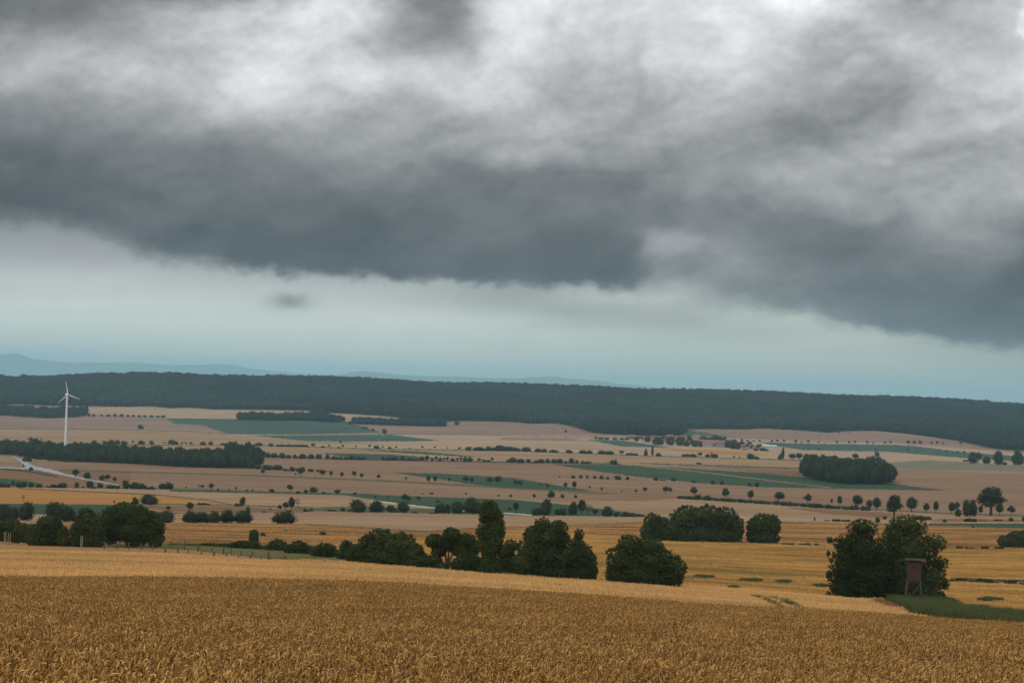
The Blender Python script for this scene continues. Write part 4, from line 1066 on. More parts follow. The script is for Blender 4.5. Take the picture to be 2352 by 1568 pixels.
wood('long_wood', 'long dark wood stretching behind and right of the wind turbine foot', area([(-60,1034),(0,1035),(60,1044),(150,1048),(295,1055),(426,1062),(500,1064),(560,1066),(594,1068),(594,1074),(560,1076),(500,1075),(426,1072.5),(295,1065),(180,1060.5),(148,1058.5),(75,1054),(28,1045),(-60,1041)]),
     1500, 2300, 7.0, 12.5, 9.5, FP2, 9, 'wood')
wood('long_wood', 'higher rounded right-hand end of the long dark wood', area([(520,1066),(560,1064),(590,1066),(596,1072),(560,1074),(520,1071)]), 1500, 2300, 7, 17, 10, FP2, 19, 'wood')
wood('oval_wood', 'dark oval wood standing alone in the green field at right', area([(1845,1086),(1870,1084),(1950,1092),(2030,1100),(2047,1103),(2049,1108),(2030,1112),(1944,1111.5),(1894,1106.6),(1850,1098),(1842,1091)]), 1150, 1900, 6.2, 13.0, 8.5, FP2, 10, 'wood')
plant(*C1(232, 812), 150 * K, 150 * K, 'b', 'very large round tree topping the wood left of the wind turbine', 'single trees in the fields')
plant(*C1(335, 800), 90 * K, 100 * K, 'b', 'second large tree right of the biggest one in the turbine wood', 'single trees in the fields')
row('at the lower fringe of the turbine wood', 'bushes at the fringe of the turbine wood', CR_, [(20,130,90,120,'b'),(90,132,80,110,'b'),(165,140,70,90,'b'),(230,150,90,80,'b'),(400,205,140,50,'w'),(540,215,150,46,'w'),(680,228,150,44,'w'),(790,238,110,40,'w'),(890,246,150,52,'w')], scale=.18)
# ------------------------------------------------------------------ the nearer trees and bushes, each modelled to its own outline
def C6(x, y): return (604.9 + x * .3344, 1119.07 + y * .3344)
def C9(x, y): return (1875.2 + x * .19283, 1149.3 + y * .19283)
_nb = [500]
def near(name, label, conv, sc, base, lobes, n, leaf=0.17, mat=None, cat='bush', group=None, core=.62, stems=3, stem_h=.35, stem_r=.16, floor=True, depth=.85, ymin=100, ragged=.07, fill=.25, clump=.24, dy=0.0, loose=.34):
    _nb[0] += 1
    r = np.random.RandomState(_nb[0])
    bx, by = conv(*base)
    p = land(bx, by, ymin)
    m = p.y / F
    top = max((base[1] - l[1] + l[3]) for l in lobes) * sc * m
    if dy: p = Vector((p.x * (p.y + dy) / p.y, p.y + dy, ground_z(p.x * (p.y + dy) / p.y, p.y + dy)))
    LL = []
    for (x, y, rx, ry) in lobes:
        lx, ly = conv(x, y)
        LL.append(((lx - bx) * m, r.uniform(-.25, .25) * min(rx, ry) * sc * m, (by - ly) * m, rx * sc * m, min(rx, ry * 1.25) * sc * m * depth, ry * sc * m))
    if floor:
        for l in list(LL):
            if l[2] - l[5] > .04 * top and l[2] - l[5] < .42 * top: LL.append((l[0] * .97, l[1], l[5] * .55, l[3] * .92, l[4] * .92, l[5] * .75))
    root = bpy.data.objects.new(name, None); COL.objects.link(root)
    root.location = p; root.empty_display_size = .3
    tag(root, label, cat, group)
    me = crown('crown', LL, int(n * 2.0), leaf * .80 * m / .07, r, mat or M_LEAF_NEAR, core, clump, floor=0.02 if floor else None, ragged=ragged, fill=fill, loose_=loose, nclump=max(60, n // 22))
    link('crown', me, root)
    mb = MB()
    for k in range(stems):
        a = r.uniform(0, 6.28); l = LL[r.randint(len(LL))]
        b0 = Vector((l[0] * .12 + math.cos(a) * .25, math.sin(a) * .25, -.25)); b3 = Vector((l[0] * .8, l[1], max(l[2] * .9, top * stem_h)))
        b1 = b0.lerp(b3, .4) + Vector((r.uniform(-.2, .2), 0, .3)); b2 = b0.lerp(b3, .75) + Vector((r.uniform(-.2, .2), 0, .2))
        mb.tube([b0, b1, b2, b3], [stem_r, stem_r * .8, stem_r * .5, stem_r * .2], 6)
    link('trunk', mb.mesh('trunk', M_BARK, True), root)
    return root
S6 = .3344; S9 = .19283
gN = 'bushes along the near field edge'
near('bush', 'first low dark bush right of the pasture fence end', C6, S6, (90,447), [(95,398,62,44),(48,420,46,30),(135,422,62,32)], 3500, group=gN)
near('bush', 'second low dark bush, rounded, beside the pasture strip', C6, S6, (255,468), [(245,413,66,48),(305,430,50,40),(190,428,56,38)], 3500, group=gN)
near('bush', 'third low bush with a rounded top, before the tall shrub', C6, S6, (425,492), [(425,438,82,60),(372,458,50,42),(478,460,52,42)], 4000, group=gN)
near('bush', 'loose feathery shrub with a thin ragged top left of the dark thicket', C6, S6, (575,508), [(565,425,48,62),(600,440,40,45),(560,465,60,42)], 3800, core=.5, ragged=.14, group=gN)
near('bush', 'tall dark thicket shrub with a broad flat top and bare-tipped twigs', C6, S6, (740,532), [(800,370,105,88),(720,400,80,80),(660,450,80,70),(760,460,135,75),(620,490,60,45)], 11000, group=gN)
near('bush', 'wide domed bush overlapping the dark thicket on its right', C6, S6, (950,555), [(940,420,115,108),(1010,450,90,90),(860,490,110,60),(1070,480,55,65),(950,500,170,55)], 11000, group=gN)
near('bush', 'low bank of bushes under the two crooked trees', C6, S6, (1130,570), [(1010,530,60,32),(1120,510,95,48),(1210,540,70,34)], 5000, group=gN)
near('tree', 'left crooked orchard-like tree with light showing under its crown', C6, S6, (1240,578), [(1170,370,68,52),(1250,390,70,50),(1285,330,66,60),(1330,380,45,50),(1200,440,55,40)], 6500, cat='tree', core=.45, floor=False, stems=7, stem_r=.18, group=gN, fill=.4)
near('tree', 'right crooked orchard-like tree touching the tall poplar', C6, S6, (1330,585), [(1390,365,62,58),(1340,420,70,50),(1430,410,50,62),(1400,460,55,40)], 5200, cat='tree', core=.45, floor=False, stems=6, stem_r=.16, group=gN, fill=.4)
near('bush', 'dark bush at the left foot of the tall poplar', C6, S6, (1410,594), [(1400,510,85,66),(1340,530,60,50),(1460,530,50,60)], 5500, group=gN)
near('poplar_tree', 'tall ragged poplar standing highest above the bushes', C6, S6, (1548,606), [(1508,128,24,46),(1545,118,20,40),(1575,145,24,50),(1535,200,52,60),(1486,210,20,42),(1612,212,24,56),(1596,180,20,40),(1478,300,30,52),(1520,300,44,80),(1580,300,46,90),(1628,290,26,80),(1560,380,72,80),(1500,370,34,60),(1600,400,40,70),(1550,440,60,80),(1545,520,52,76)], 17000, cat='tree', stems=5, stem_h=.7, stem_r=.2, ragged=.16, group=gN, clump=.30, loose=.14)
near('bush', 'sparse lighter bush between the tall poplar and the big twin-topped tree', C6, S6, (1680,608), [(1695,400,50,45),(1665,450,55,55),(1690,520,70,70),(1620,540,55,55)], 6000, core=.5, ragged=.14, group=gN)
near('tree', 'big bushy tree with a twin rounded top in the near hedge', C6, S6, (1920,632), [(1905,262,58,58),(2010,275,72,58),(1850,330,78,70),(1960,350,125,70),(1830,430,95,90),(2060,360,50,60),(1940,470,140,110),(1790,530,95,85),(1920,560,150,65)], 17000, cat='tree', stems=6, group=gN, fill=.3, core=.66)
near('bush', 'stepped bush leaning on the right side of the twin-topped tree', C6, S6, (2170,645), [(2158,322,34,40),(2150,390,52,60),(2175,470,88,95),(2225,520,66,90),(2235,580,62,62),(2110,500,90,100),(2140,570,110,75)], 11000, group=gN)
near('bush', 'large round-topped bush alone at the right end of the near hedge', C5, S6, (450,682), [(335,395,85,72),(470,405,110,74),(290,500,115,105),(500,500,160,115),(625,550,105,105),(430,590,235,85),(240,590,70,75)], 20000, group=gN)
near('bush', 'left end bush of the long clump standing in the yellow field', C5, S6, (520,362), [(500,245,66,68),(560,270,70,70),(460,300,45,50)], 6000, group='clump in the yellow field')
near('bush', 'long many-headed clump of dark bushes in the yellow field', C5, S6, (850,374), [(740,210,110,86),(880,200,110,84),(990,210,100,84),(1060,270,70,90),(660,270,95,85),(850,300,220,72)], 17000, group='clump in the yellow field')
near('bush', 'squarish round bush just right of the long clump', C5, S6, (1265,384), [(1250,255,98,80),(1240,320,95,64),(1310,260,72,80),(1200,290,55,75)], 8500, group='clump in the yellow field')
near('tree', 'left tree of the pair behind the hunting stand, lighter with a ragged left side', C9, S9, (500,1165), [(520,330,190,125),(330,520,165,125),(300,760,165,200),(500,600,230,240),(520,900,290,240),(260,980,130,170),(130,480,40,50),(118,640,28,50),(130,900,34,60),(745,640,130,230),(700,880,160,250),(620,1000,200,160)], 20000, mat=foliage('leaf_olive', (0.018,0.032,0.009), (0.055,0.075,0.02), hue=(0.02, 0.035, 0.01)), cat='tree', stems=5, ragged=.10, group='trees behind the hunting stand', dy=3.0)
near('tree', 'right tree of the pair, darker and broader, directly behind the hunting stand', C9, S9, (1000,1190), [(1060,300,250,140),(890,430,150,150),(1380,490,150,110),(1100,600,330,250),(1460,740,115,95),(960,850,290,290),(1340,900,200,170),(1540,980,55,75),(1340,1110,72,72),(740,1000,200,165)], 24000, cat='tree', stems=5, ragged=.10, group='trees behind the hunting stand', dy=4.0)
near('bush', 'dark bush cut by the right edge of the picture', C4, K, (1770,1160), [(1715,1115,58,42),(1790,1095,72,55),(1850,1095,70,60)], 6000, leaf=.15)
gL = 'trees by the pasture on the left'
near('tree', 'huge dark multi-headed tree group behind the pasture fence', C7, S6, (900,412), [(860,180,130,80),(770,235,110,95),(950,215,105,90),(1045,270,82,100),(900,290,180,85),(1065,350,62,55),(760,320,60,75),(930,360,70,50)], 24000, cat='tree', stems=9, stem_r=.22, group=gL, floor=False, core=.66)
near('tree', 'rounded tree standing left of the huge dark tree group', C7, S6, (600,408), [(590,220,70,78),(545,300,66,80),(650,270,85,90),(620,340,115,66)], 12000, cat='tree', group=gL)
near('bush', 'dark lumpy bush between the willow and the rounded tree', C7, S6, (320,402), [(335,260,95,72),(250,320,80,72),(370,320,80,78),(300,360,130,46)], 12000, group=gL, dy=3.0)
near('bush', 'yellowish green willow bush at the left by the tall poles', C7, S6, (170,394), [(165,305,80,56),(205,345,80,46),(120,350,58,42)], 7500, mat=M_WILLOW, group=gL, dy=4.0)
near('bush', 'dark bush at the left edge behind the willow', C7, S6, (50,388), [(70,265,80,56),(20,310,60,70),(60,340,80,46)], 7000, group=gL, dy=6.0)
near('bush', 'small bush with yellowish sprays left of the rounded tree', C7, S6, (450,404), [(430,330,42,62),(460,368,46,36)], 3500, mat=M_WILLOW, core=.5, group=gL)
near('bush', 'small upright squarish bush standing on the low hedge', C7, S6, (1742,396), [(1742,325,32,38),(1742,355,32,30)], 2600, group=gL)
near('bush', 'wide low hedge bush under the small upright bush', C7, S6, (1690,432), [(1690,398,95,34),(1620,405,60,28),(1760,410,50,24)], 4200, group=gL)
near('bush', 'thin low line of scrub along the top of the pasture', C7, S6, (1440,416), [(1200,405,60,10),(1330,404,90,12),(1450,398,90,18),(1540,400,60,20)], 4200, core=.5, group=gL)
row('dotting the brown field behind the fence', 'scrub in the brown field', C7, [(1805,335,46,26,'b'),(2215,330,60,30,'b'),(1400,300,24,9,'b'),(1960,300,24,10,'b')], scale=.3344)

# ------------------------------------------------------------------ wind turbine
def turbine():
    p = land(149, 1053)
    m = p.y / F
    Hh = 147 * m
    root = bpy.data.objects.new('wind_turbine', None); COL.objects.link(root); root.location = p
    tag(root, 'white three-bladed wind turbine with green tower foot by the long wood', 'wind turbine')
    mt, q, b = principled('tower_paint', (0.75, 0.75, 0.73), .45, .4)
    tcn = q.node('ShaderNodeTexCoord'); z = q.sep(tcn.outputs['Object'])[2]
    st = q.m('DIVIDE', q.m('FLOOR', q.m('MULTIPLY', q.m('DIVIDE', z, Hh * .19), 5.0)), 5.0)
    q.put(b.inputs['Base Color'], q.mix(q.ramp(st, 0.0, 1.0), (0.10, 0.30, 0.17), (0.72, 0.72, 0.70)))
    mw, _, _ = principled('turbine_white', (0.74, 0.73, 0.72), .4, .4)
    mb = MB(); N = 14
    r0, r1 = 3.1 * m, 2.0 * m
    mb.tube([(0, 0, Hh * .985 * i / N - (.5 if i == 0 else 0)) for i in range(N + 1)], [r0 + (r1 - r0) * (i / N) ** .85 for i in range(N + 1)], 20)
    link('tower', mb.mesh('tower', mt, True), root)
    mb = MB()
    for t in (.33, .64, .97):
        rr = r0 + (r1 - r0) * t ** .85
        mb.tube([(0, 0, Hh * .985 * t - .15), (0, 0, Hh * .985 * t + .15)], [rr * 1.05] * 2, 20)
    link('flange', mb.mesh('flange', mw), root)
    yaw = math.radians(60)
    ax = Vector((math.cos(yaw), -math.sin(yaw), 0))       # the rotor looks right and towards the camera
    ct = Vector((0, 0, Hh))
    mb = MB()
    Ln = 13 * m
    mb.tube([ct + ax * (Ln * (t - .62)) for t in (0, .06, .2, .45, .7, .86, .93)], [q_ * m for q_ in (.6, 2.0, 3.0, 3.4, 3.0, 2.3, 1.9)], 14)
    link('nacelle', mb.mesh('nacelle', mw, True), root)
    mb = MB()
    hb = ct + ax * (Ln * .31)
    mb.tube([hb, hb + ax * m * 1.2, hb + ax * m * 2.6, hb + ax * m * 3.6, hb + ax * m * 4.1], [1.9 * m, 2.3 * m, 2.0 * m, 1.1 * m, .2 * m], 14)
    hub = link('rotor_hub', mb.mesh('rotor_hub', mw, True), root)
    side = Vector((0, 0, 1)).cross(ax).normalized()
    rc = hb + ax * m * 1.8
    for deg in (101, -19, -139):
        a = math.radians(deg)
        d = (side * math.cos(a) + Vector((0, 0, 1)) * math.sin(a)).normalized()
        c = d.cross(ax).normalized()
        mb = MB(); R_ = 31.5 * m
        secs = []
        for t, w, th, tw in ((.02, .9, .8, .9), (.08, 1.0, .8, .8), (.2, 1.75, .45, .55), (.45, 1.25, .25, .3), (.75, .8, .14, .15), (.97, .45, .06, .08), (1, .12, .03, .05)):
            cw = c * math.cos(tw) + ax * math.sin(tw); ct_ = ax * math.cos(tw) - c * math.sin(tw)
            o = rc + d * R_ * t
            secs.append([o + cw * w * m, o + ct_ * th * m, o - cw * w * m * .8, o - ct_ * th * m])
        vs = [v for s_ in secs for v in s_]
        fs = [[4 * i + j, 4 * i + (j + 1) % 4, 4 * i + 4 + (j + 1) % 4, 4 * i + 4 + j] for i in range(len(secs) - 1) for j in range(4)] + [[3, 2, 1, 0], [4 * len(secs) - 4 + j for j in range(4)]]
        mb.poly(vs, fs)
        link('blade', mb.mesh('blade', mw, True), root)
    mb = MB()
    mb.box((r0 * 1.25, -r0 * .9, .9), (2.2, 1.6, 2.2)); link('transformer_box', mb.mesh('transformer_box', mw), root)
    mb = MB(); mb.box((0, -r0 * 1.02, 1.6), (1.0, .2, 2.2)); link('door', mb.mesh('door', principled('door_grey', (.2, .25, .22))[0]), root)
turbine()

# ------------------------------------------------------------------ hunting stand
def hunting_stand():
    p = land(2097, 1386.5)
    m = p.y / F
    root = bpy.data.objects.new('hunting_stand', None); COL.objects.link(root); root.location = p
    root.rotation_euler.z = math.radians(-9)
    tag(root, 'brown wooden hunting stand on splayed legs in front of the big dark tree', 'hunting stand')
    wood_ = noisy('stand_boards', (0.062, 0.036, 0.026), (0.085, 0.050, 0.036), 5, stretch=(6, 6, .6), bump=.01)
    wood2 = noisy('stand_poles', (0.05, 0.04, 0.034), (0.08, 0.065, 0.055), 5, stretch=(3, 3, .5), bump=.01)
    roofm = noisy('stand_roof', (0.06, 0.065, 0.072), (0.09, 0.09, 0.10), 4, rough=.6, spec=.4)
    H1, H2, H3 = 54 * m, 99 * m, 107 * m
    w, d = 31 * m, 30 * m
    boards = 10
    for face in ('front', 'side_l', 'side_r', 'rear'):
        mb = MB(); n = boards; bw = w / n
        for i in range(n):
            x = -w / 2 + bw * (i + .5); h = H2 - H1 + random.uniform(-.02, .02)
            gap = face != 'rear' and i in (3, 4, 5, 6)
            zc = (H1 + H2) / 2; pr = random.uniform(0, .012)
            segs = [(H1, H1 + h)] if not gap else [(H1, H1 + h * .60), (H1 + h * .80, H1 + h)]
            for z0, z1 in segs:
                if face == 'front': mb.box((x, -d / 2 - pr, (z0 + z1) / 2), (bw * .93, .03, z1 - z0))
                elif face == 'rear': mb.box((x, d / 2 + pr, (z0 + z1) / 2), (bw * .93, .03, z1 - z0))
                else:
                    s_ = -1 if face == 'side_l' else 1
                    mb.box((s_ * (w / 2 + pr), x * d / w * .985, (z0 + z1) / 2), (.03, bw * .93 * d / w, z1 - z0))
        link('board_wall', mb.mesh('board_wall', wood_), root)
    mb = MB(); mb.box((0, -d / 2 + .03, H1 + (H2 - H1) * .70), (w * .40, .02, (H2 - H1) * .21))
    link('window_shutter', mb.mesh('window_shutter', noisy('stand_shutter', (.045, .027, .02), (.06, .037, .027), 5)), root)
    mb = MB(); mb.box((0, 0, H1 + .03), (w * .98, d * .98, .06)); link('floor', mb.mesh('floor', wood2), root)
    mb = MB()
    rw, rd = 40 * m / 2, 42 * m / 2
    mb.poly([(-rw, -rd, H2 + .14), (rw, -rd, H2 + .14), (rw, rd, H2 - .02), (-rw, rd, H2 - .02), (-rw, -rd, H3), (rw, -rd, H3), (rw, rd, H3 - .2), (-rw, rd, H3 - .2)],
            [(3, 2, 1, 0), (4, 5, 6, 7), (0, 1, 5, 4), (1, 2, 6, 5), (2, 3, 7, 6), (3, 0, 4, 7)])
    link('roof', mb.mesh('roof', roofm), root)
    feet = [(-1, -1), (1, -1), (-1, 1), (1, 1)]
    tops, bots = [], []
    for sx, sy in feet:
        t_ = Vector((sx * w * .46, sy * d * .46, H1 + .02)); b_ = Vector((sx * w * .64, sy * d * .70, -.3))
        tops.append(t_); bots.append(b_)
        mb = MB(); mb.tube([b_, b_.lerp(t_, .5), t_], [.115, .105, .095], 8); link('leg', mb.mesh('leg', wood2, True), root)
    for a, b, ta, tb in ((0, 1, .1, .92), (3, 2, .15, .9), (0, 2, .12, .85), (1, 3, .12, .85)):
        mb = MB(); mb.tube([bots[a].lerp(tops[a], ta), bots[b].lerp(tops[b], tb)], [.075, .065], 6); link('brace', mb.mesh('brace', wood2), root)
    mb = MB(); mb.tube([tops[0] - Vector((.25, 0, .1)), tops[1] + Vector((.3, 0, -.1))], [.07, .07], 6); mb.tube([tops[2] - Vector((.25, 0, .1)), tops[3] + Vector((.25, 0, -.1))], [.07, .07], 6)
    link('cross_beam', mb.mesh('cross_beam', wood2), root)
    mb = MB()
    for s_ in (-.22, .22): mb.tube([(s_ + .1, d * 1.25, -.1), (s_ + .1, d * .52, H1 + .1)], [.04, .04], 6)
    for i in range(1, 10):
        t = i / 10; y_ = d * 1.25 + (d * .52 - d * 1.25) * t
        mb.tube([(-.15, y_, H1 * t), (.35, y_, H1 * t)], [.028, .028], 5)
    link('ladder', mb.mesh('ladder', wood2), root)
hunting_stand()

# ------------------------------------------------------------------ pasture fences and poles
M_POST = noisy('post_wood', (0.07, 0.06, 0.045), (0.13, 0.11, 0.085), 6)
M_POSTPALE = noisy('post_pale', (0.30, 0.25, 0.17), (0.38, 0.32, 0.22), 6)
M_WIRE = principled('wire', (.25, .25, .24), .5, .5)[0]
def fence(label, posts, ymin=150):
    root = bpy.data.objects.new('pasture_fence', None); COL.objects.link(root)
    ps = [(land(*C7(x, y), ymin), h * .3344, r) for x, y, h, r in sorted(posts)]
    root.location = ps[0][0]; o0 = ps[0][0]
    tag(root, label, 'fence', 'pasture fences')
    tops = []
    for p, h, r in ps:
        H = h * p.y / F; q = p - o0
        mb = MB(); lx = random.uniform(-.05, .05) * H
        mb.tube([(0, 0, -.2), (lx * .5, 0, H * .5), (lx, 0, H)], [r * 1.35 * p.y / F * .3344] * 3, 7)
        link('post', mb.mesh('post', M_POST), root, q); tops.append((q + Vector((lx, 0, H)), H))
    for f_ in (.92, .5):
        mb = MB()
        for (a, ha), (b, hb_) in zip(tops[:-1], tops[1:]):
            a2, b2 = a - Vector((0, 0, ha * (1 - f_))), b - Vector((0, 0, hb_ * (1 - f_)))
            mid = a2.lerp(b2, .5) - Vector((0, 0, .04))
            mb.tube([a2, mid, b2], [.006] * 3, 3, cap=False)
        link('wire', mb.mesh('wire', M_WIRE), root)
    return root, ps, o0
fence('upper pasture fence of dark posts running behind the grass strip', [(656,408,34,2),(716,422,50,3.4),(800,424,54,3),(884,425,50,3.2),(972,430,46,3.4),(1045,430,40,3),(1174,416,46,3.4),(1268,430,62,4),(1360,438,54,5),(1455,446,32,4),(1533,460,48,4.4),(1589,465,45,3.2),(1655,470,42,3),(1731,480,48,3.4),(1842,500,60,4.4)])
fr, fps, fo = fence('lower pasture fence of short posts with a braced corner post', [(1135,448,36,4.6),(1222,450,28,3.6),(1292,448,22,3.4),(1382,465,26,2.8),(1469,470,30,5),(1556,484,34,3.4),(1638,488,26,2.6),(1717,494,30,3.4),(1791,497,26,3),(1856,507,34,4.6),(1958,512,45,5.4),(2100,520,26,2.6),(2230,526,32,3)])
pc = land(*C7(1958, 512), 150)
for x0, y0 in ((1912, 504), (2042, 516)):
    a = land(*C7(x0, y0), 150) - fo; b = pc - fo + Vector((0, 0, 38 * .3344 * pc.y / F))
    mb = MB(); mb.tube([a - Vector((0, 0, .1)), b], [.06, .06], 6); link('brace', mb.mesh('brace', M_POST), fr)
for i, (x, y, h, wd) in enumerate(((28,392,90,'leftmost of the four'), (40,392,90,'second of the four'), (55,392,84,'third of the four'), (69,392,84,'rightmost of the four'), (553,412,82,'left one of the two'), (565,412,82,'right one of the two'))):
    p = land(*C7(x, y), 150); H = h * .3344 * p.y / F
    mb = MB(); mb.tube([(0, 0, -.3), (random.uniform(-.05, .05), 0, H * .6), (random.uniform(-.06, .06), 0, H)], [.062, .056, .05], 7)
    o = link('pole', mb.mesh('pole', M_POSTPALE), None, p)
    tag(o, f"pale wooden pole, {wd} {'standing at the far left edge' if i < 4 else 'before the rounded tree'}", 'pole', 'pale poles by the pasture')
p = land(*C7(483, 404), 150)
mb = MB(); [mb.tube([(-.9 + .3 * k, 0, -.05), (-.1 + .2 * k, .1, .5 + .1 * (k % 2)), (.8 - .2 * k, .2, .1)], [.07, .06, .05], 5) for k in range(5)]
tag(link('brushwood_heap', mb.mesh('brushwood_heap', M_POST), None, p), 'small dark heap of brushwood at the field edge left of the paired poles', 'brushwood')

# ------------------------------------------------------------------ roadside bits
def board_sign(px, py, w, h, post, label, col, name, cat, stripes=False):
    p = land(px, py); m = p.y / F
    root = bpy.data.objects.new(name, None); COL.objects.link(root); root.location = p
    tag(root, label, cat)
    W, H, Pz = w * m, h * m, post * m
    if stripes:
        n = 7
        for i in range(n):
            mb = MB(); mb.box((-W / 2 + W * (i + .5) / n, 0, Pz + H / 2), (W / n * .99, .08, H))
            link('panel', mb.mesh('panel', principled('barrier_' + str(i % 2), (.45, .05, .04) if i % 2 == 0 else (.7, .7, .7), .6)[0]), root)
    else:
        mb = MB(); mb.box((0, 0, Pz + H / 2), (W, .08, H)); link('panel', mb.mesh('panel', principled(name + '_paint', col, .6)[0]), root)
    for s_ in (-.38, .38):
        mb = MB(); mb.tube([(s_ * W, .1, -.3), (s_ * W, .1, Pz + H * .9)], [.06, .06], 6); link('post', mb.mesh('post', principled('galvanised', (.3, .3, .3), .5, .5)[0]), root)
board_sign(*CR_(637, 338), 5.6, 3.0, 1.0, 'orange board sign on two posts beside the road junction', (.65, .24, .03), 'road_sign', 'sign')
board_sign(*CR_(495, 346), 9.0, 1.3, .5, 'red and white barrier standing on the grey road at the junction', (.5, .1, .1), 'road_barrier', 'barrier', True)

# ------------------------------------------------------------------ the village
WALLS = {'white': (.50, .49, .47), 'cream': (.34, .30, .25), 'brick': (.20, .11, .085), 'grey': (.25, .245, .24)}
ROOFS = {'orange': (.33, .14, .085), 'red': (.25, .11, .08), 'brown': (.17, .11, .085), 'pinkish': (.24, .15, .125), 'grey': (.22, .22, .23), 'pale': (.60, .62, .62)}
MW = {k: principled('wall_' + k, v, .9)[0] for k, v in WALLS.items()}
MR = {k: noisy('roof_' + k, v, tuple(c * .8 for c in v), .8) for k, v in ROOFS.items()}
M_WIN = principled('window_glass', (.03, .035, .04), .2, .5)[0]
def house(px, py, w, roof, wall, label, deep=.8, tall=.42, pitch=.34, turn=0.0):
    p = land(px, py); m = p.y / F
    W = w * m; D_ = max(W * deep, 6) if W < 20 else 12.0; Hw = min(W * tall, 5.5); Hr = min(D_, W) * pitch
    root = bpy.data.objects.new('house', None); COL.objects.link(root); root.location = p; root.rotation_euler.z = turn
    tag(root, label, 'house', 'houses of the village')
    mb = MB(); mb.box((0, 0, Hw / 2 - .5), (W, D_, Hw + 1))
    mb.poly([(-W / 2, -D_ / 2, Hw), (-W / 2, D_ / 2, Hw), (-W / 2, 0, Hw + Hr), (W / 2, -D_ / 2, Hw), (W / 2, D_ / 2, Hw), (W / 2, 0, Hw + Hr)], [(0, 2, 1), (3, 4, 5)])
    link('wall', mb.mesh('wall', MW[wall]), root)
    mb = MB(); ov = .4; t = .22
    for s_ in (-1, 1):
        e0 = Vector((0, s_ * (D_ / 2 + ov), Hw - ov * Hr / (D_ / 2))); r0 = Vector((0, 0, Hw + Hr))
        pts = []
        for x in (-W / 2 - ov, W / 2 + ov):
            for b_ in (e0, r0):
                pts += [Vector((x, b_.y, b_.z + .02)), Vector((x, b_.y, b_.z + .02 + t))]
        mb.poly(pts, [(0, 2, 3, 1), (4, 5, 7, 6), (0, 1, 5, 4), (2, 6, 7, 3), (1, 3, 7, 5), (0, 4, 6, 2)])
    rf = link('roof', mb.mesh('roof', MR[roof]), root)
    if W < 20:
        mb = MB(); mb.box((W * .2, .6, Hw + Hr + .2), (.7, .7, 1.6)); link('chimney', mb.mesh('chimney', MW['brick']), rf)
    n = 2 if W < 20 else 6
    for i in range(n):
        mb = MB(); mb.box((-W / 2 + W * (i + .5) / n, -D_ / 2 - .03, Hw * .55), (min(1.3, W / n * .4), .1, 1.3)); link('window', mb.mesh('window', M_WIN), root)
VH = [(392,170,72,'pinkish','brick',.5),(492,196,50,'brown','white',.8),(600,168,44,'red','cream',.8),(602,198,40,'orange','white',.8),(705,200,40,'orange','cream',.8),(765,166,64,'pinkish','brick',.6),
      (820,196,40,'orange','brick',.8),(838,168,44,'red','cream',.8),(886,160,36,'pinkish','cream',.8),(1030,170,66,'orange','cream',.7),(1022,205,62,'orange','brick',.7),(950,216,40,'red','cream',.8),(1092,210,52,'orange','cream',.8),(1140,165,46,'red','white',.8),(1190,168,36,'pinkish','white',.8),
      (1140,250,96,'pinkish','cream',.3),(1205,243,210,'pinkish','brick',.2),(1280,252,100,'brown','grey',.3),(1488,256,34,'orange','white',.8),(1524,235,38,'red','cream',.8),(1500,280,38,'orange','cream',.8),(1542,282,40,'pinkish','white',.8),(1600,272,36,'red','cream',.8),(1642,278,32,'brown','white',.8),(1690,283,44,'grey','cream',.8),(1560,262,30,'orange','brick',.8)]
vs = sorted(VH)
for i, (x, y, w, rf, wl, dp) in enumerate(vs):
    what = 'long barn' if w > 90 else 'house'
    px, py = CV(x, y)
    house(px, py + 1.0, w * .2315, rf, wl, f"{wl} {what} with {rf} roof, {ordinal(i)} from the left in the village", dp, turn=random.uniform(-.5, .5) if w < 80 else random.uniform(-.08, .08))
px, py = CV(1752, 268)
house(px, py, 136 * .2315, 'pale', 'white', 'long flat white farm shed at the right end of the village', .2, tall=.2, pitch=.10)
px, py = CV(42, 322)
house(px, py, 3.4, 'grey', 'white', 'tiny white hut in the far hedge left of the pointed tree', .8)
row('among the village houses', 'trees among the village houses', CV,
    [(440,194,60,44,'b'),(545,205,64,64,'b'),(650,232,112,76,'b'),(700,182,50,40,'b'),(770,236,92,84,'b'),(868,240,92,86,'b'),(930,246,66,60,'b'),(962,196,60,50,'b'),(900,190,46,40,'b'),(1020,250,96,56,'b'),(1070,252,50,44,'b'),(1100,196,80,48,'b'),(1165,206,84,52,'b'),(1230,190,90,52,'b'),(1310,192,44,38),
     (1060,172,40,34,'b'),(1345,262,70,78,'b'),(1395,272,80,88,'b'),(1440,275,60,70,'b'),(1480,228,52,34,'b'),(1580,270,50,40,'b'),(1640,262,46,34,'b'),(1620,290,50,24,'b'),(1700,292,76,30,'w'),(1560,225,40,28,'b'),(1270,196,50,40,'b'),(1660,250,60,26,'b'),(480,176,50,30,'b'),(740,200,44,36,'b'),(990,222,50,40,'b'),(1060,226,44,34,'b'),(1330,240,60,44,'b'),(1500,262,40,26,'b'),(1540,250,44,30,'b'),(800,176,40,26,'b'),(640,176,40,26,'b')], scale=.2315 * 1.12)

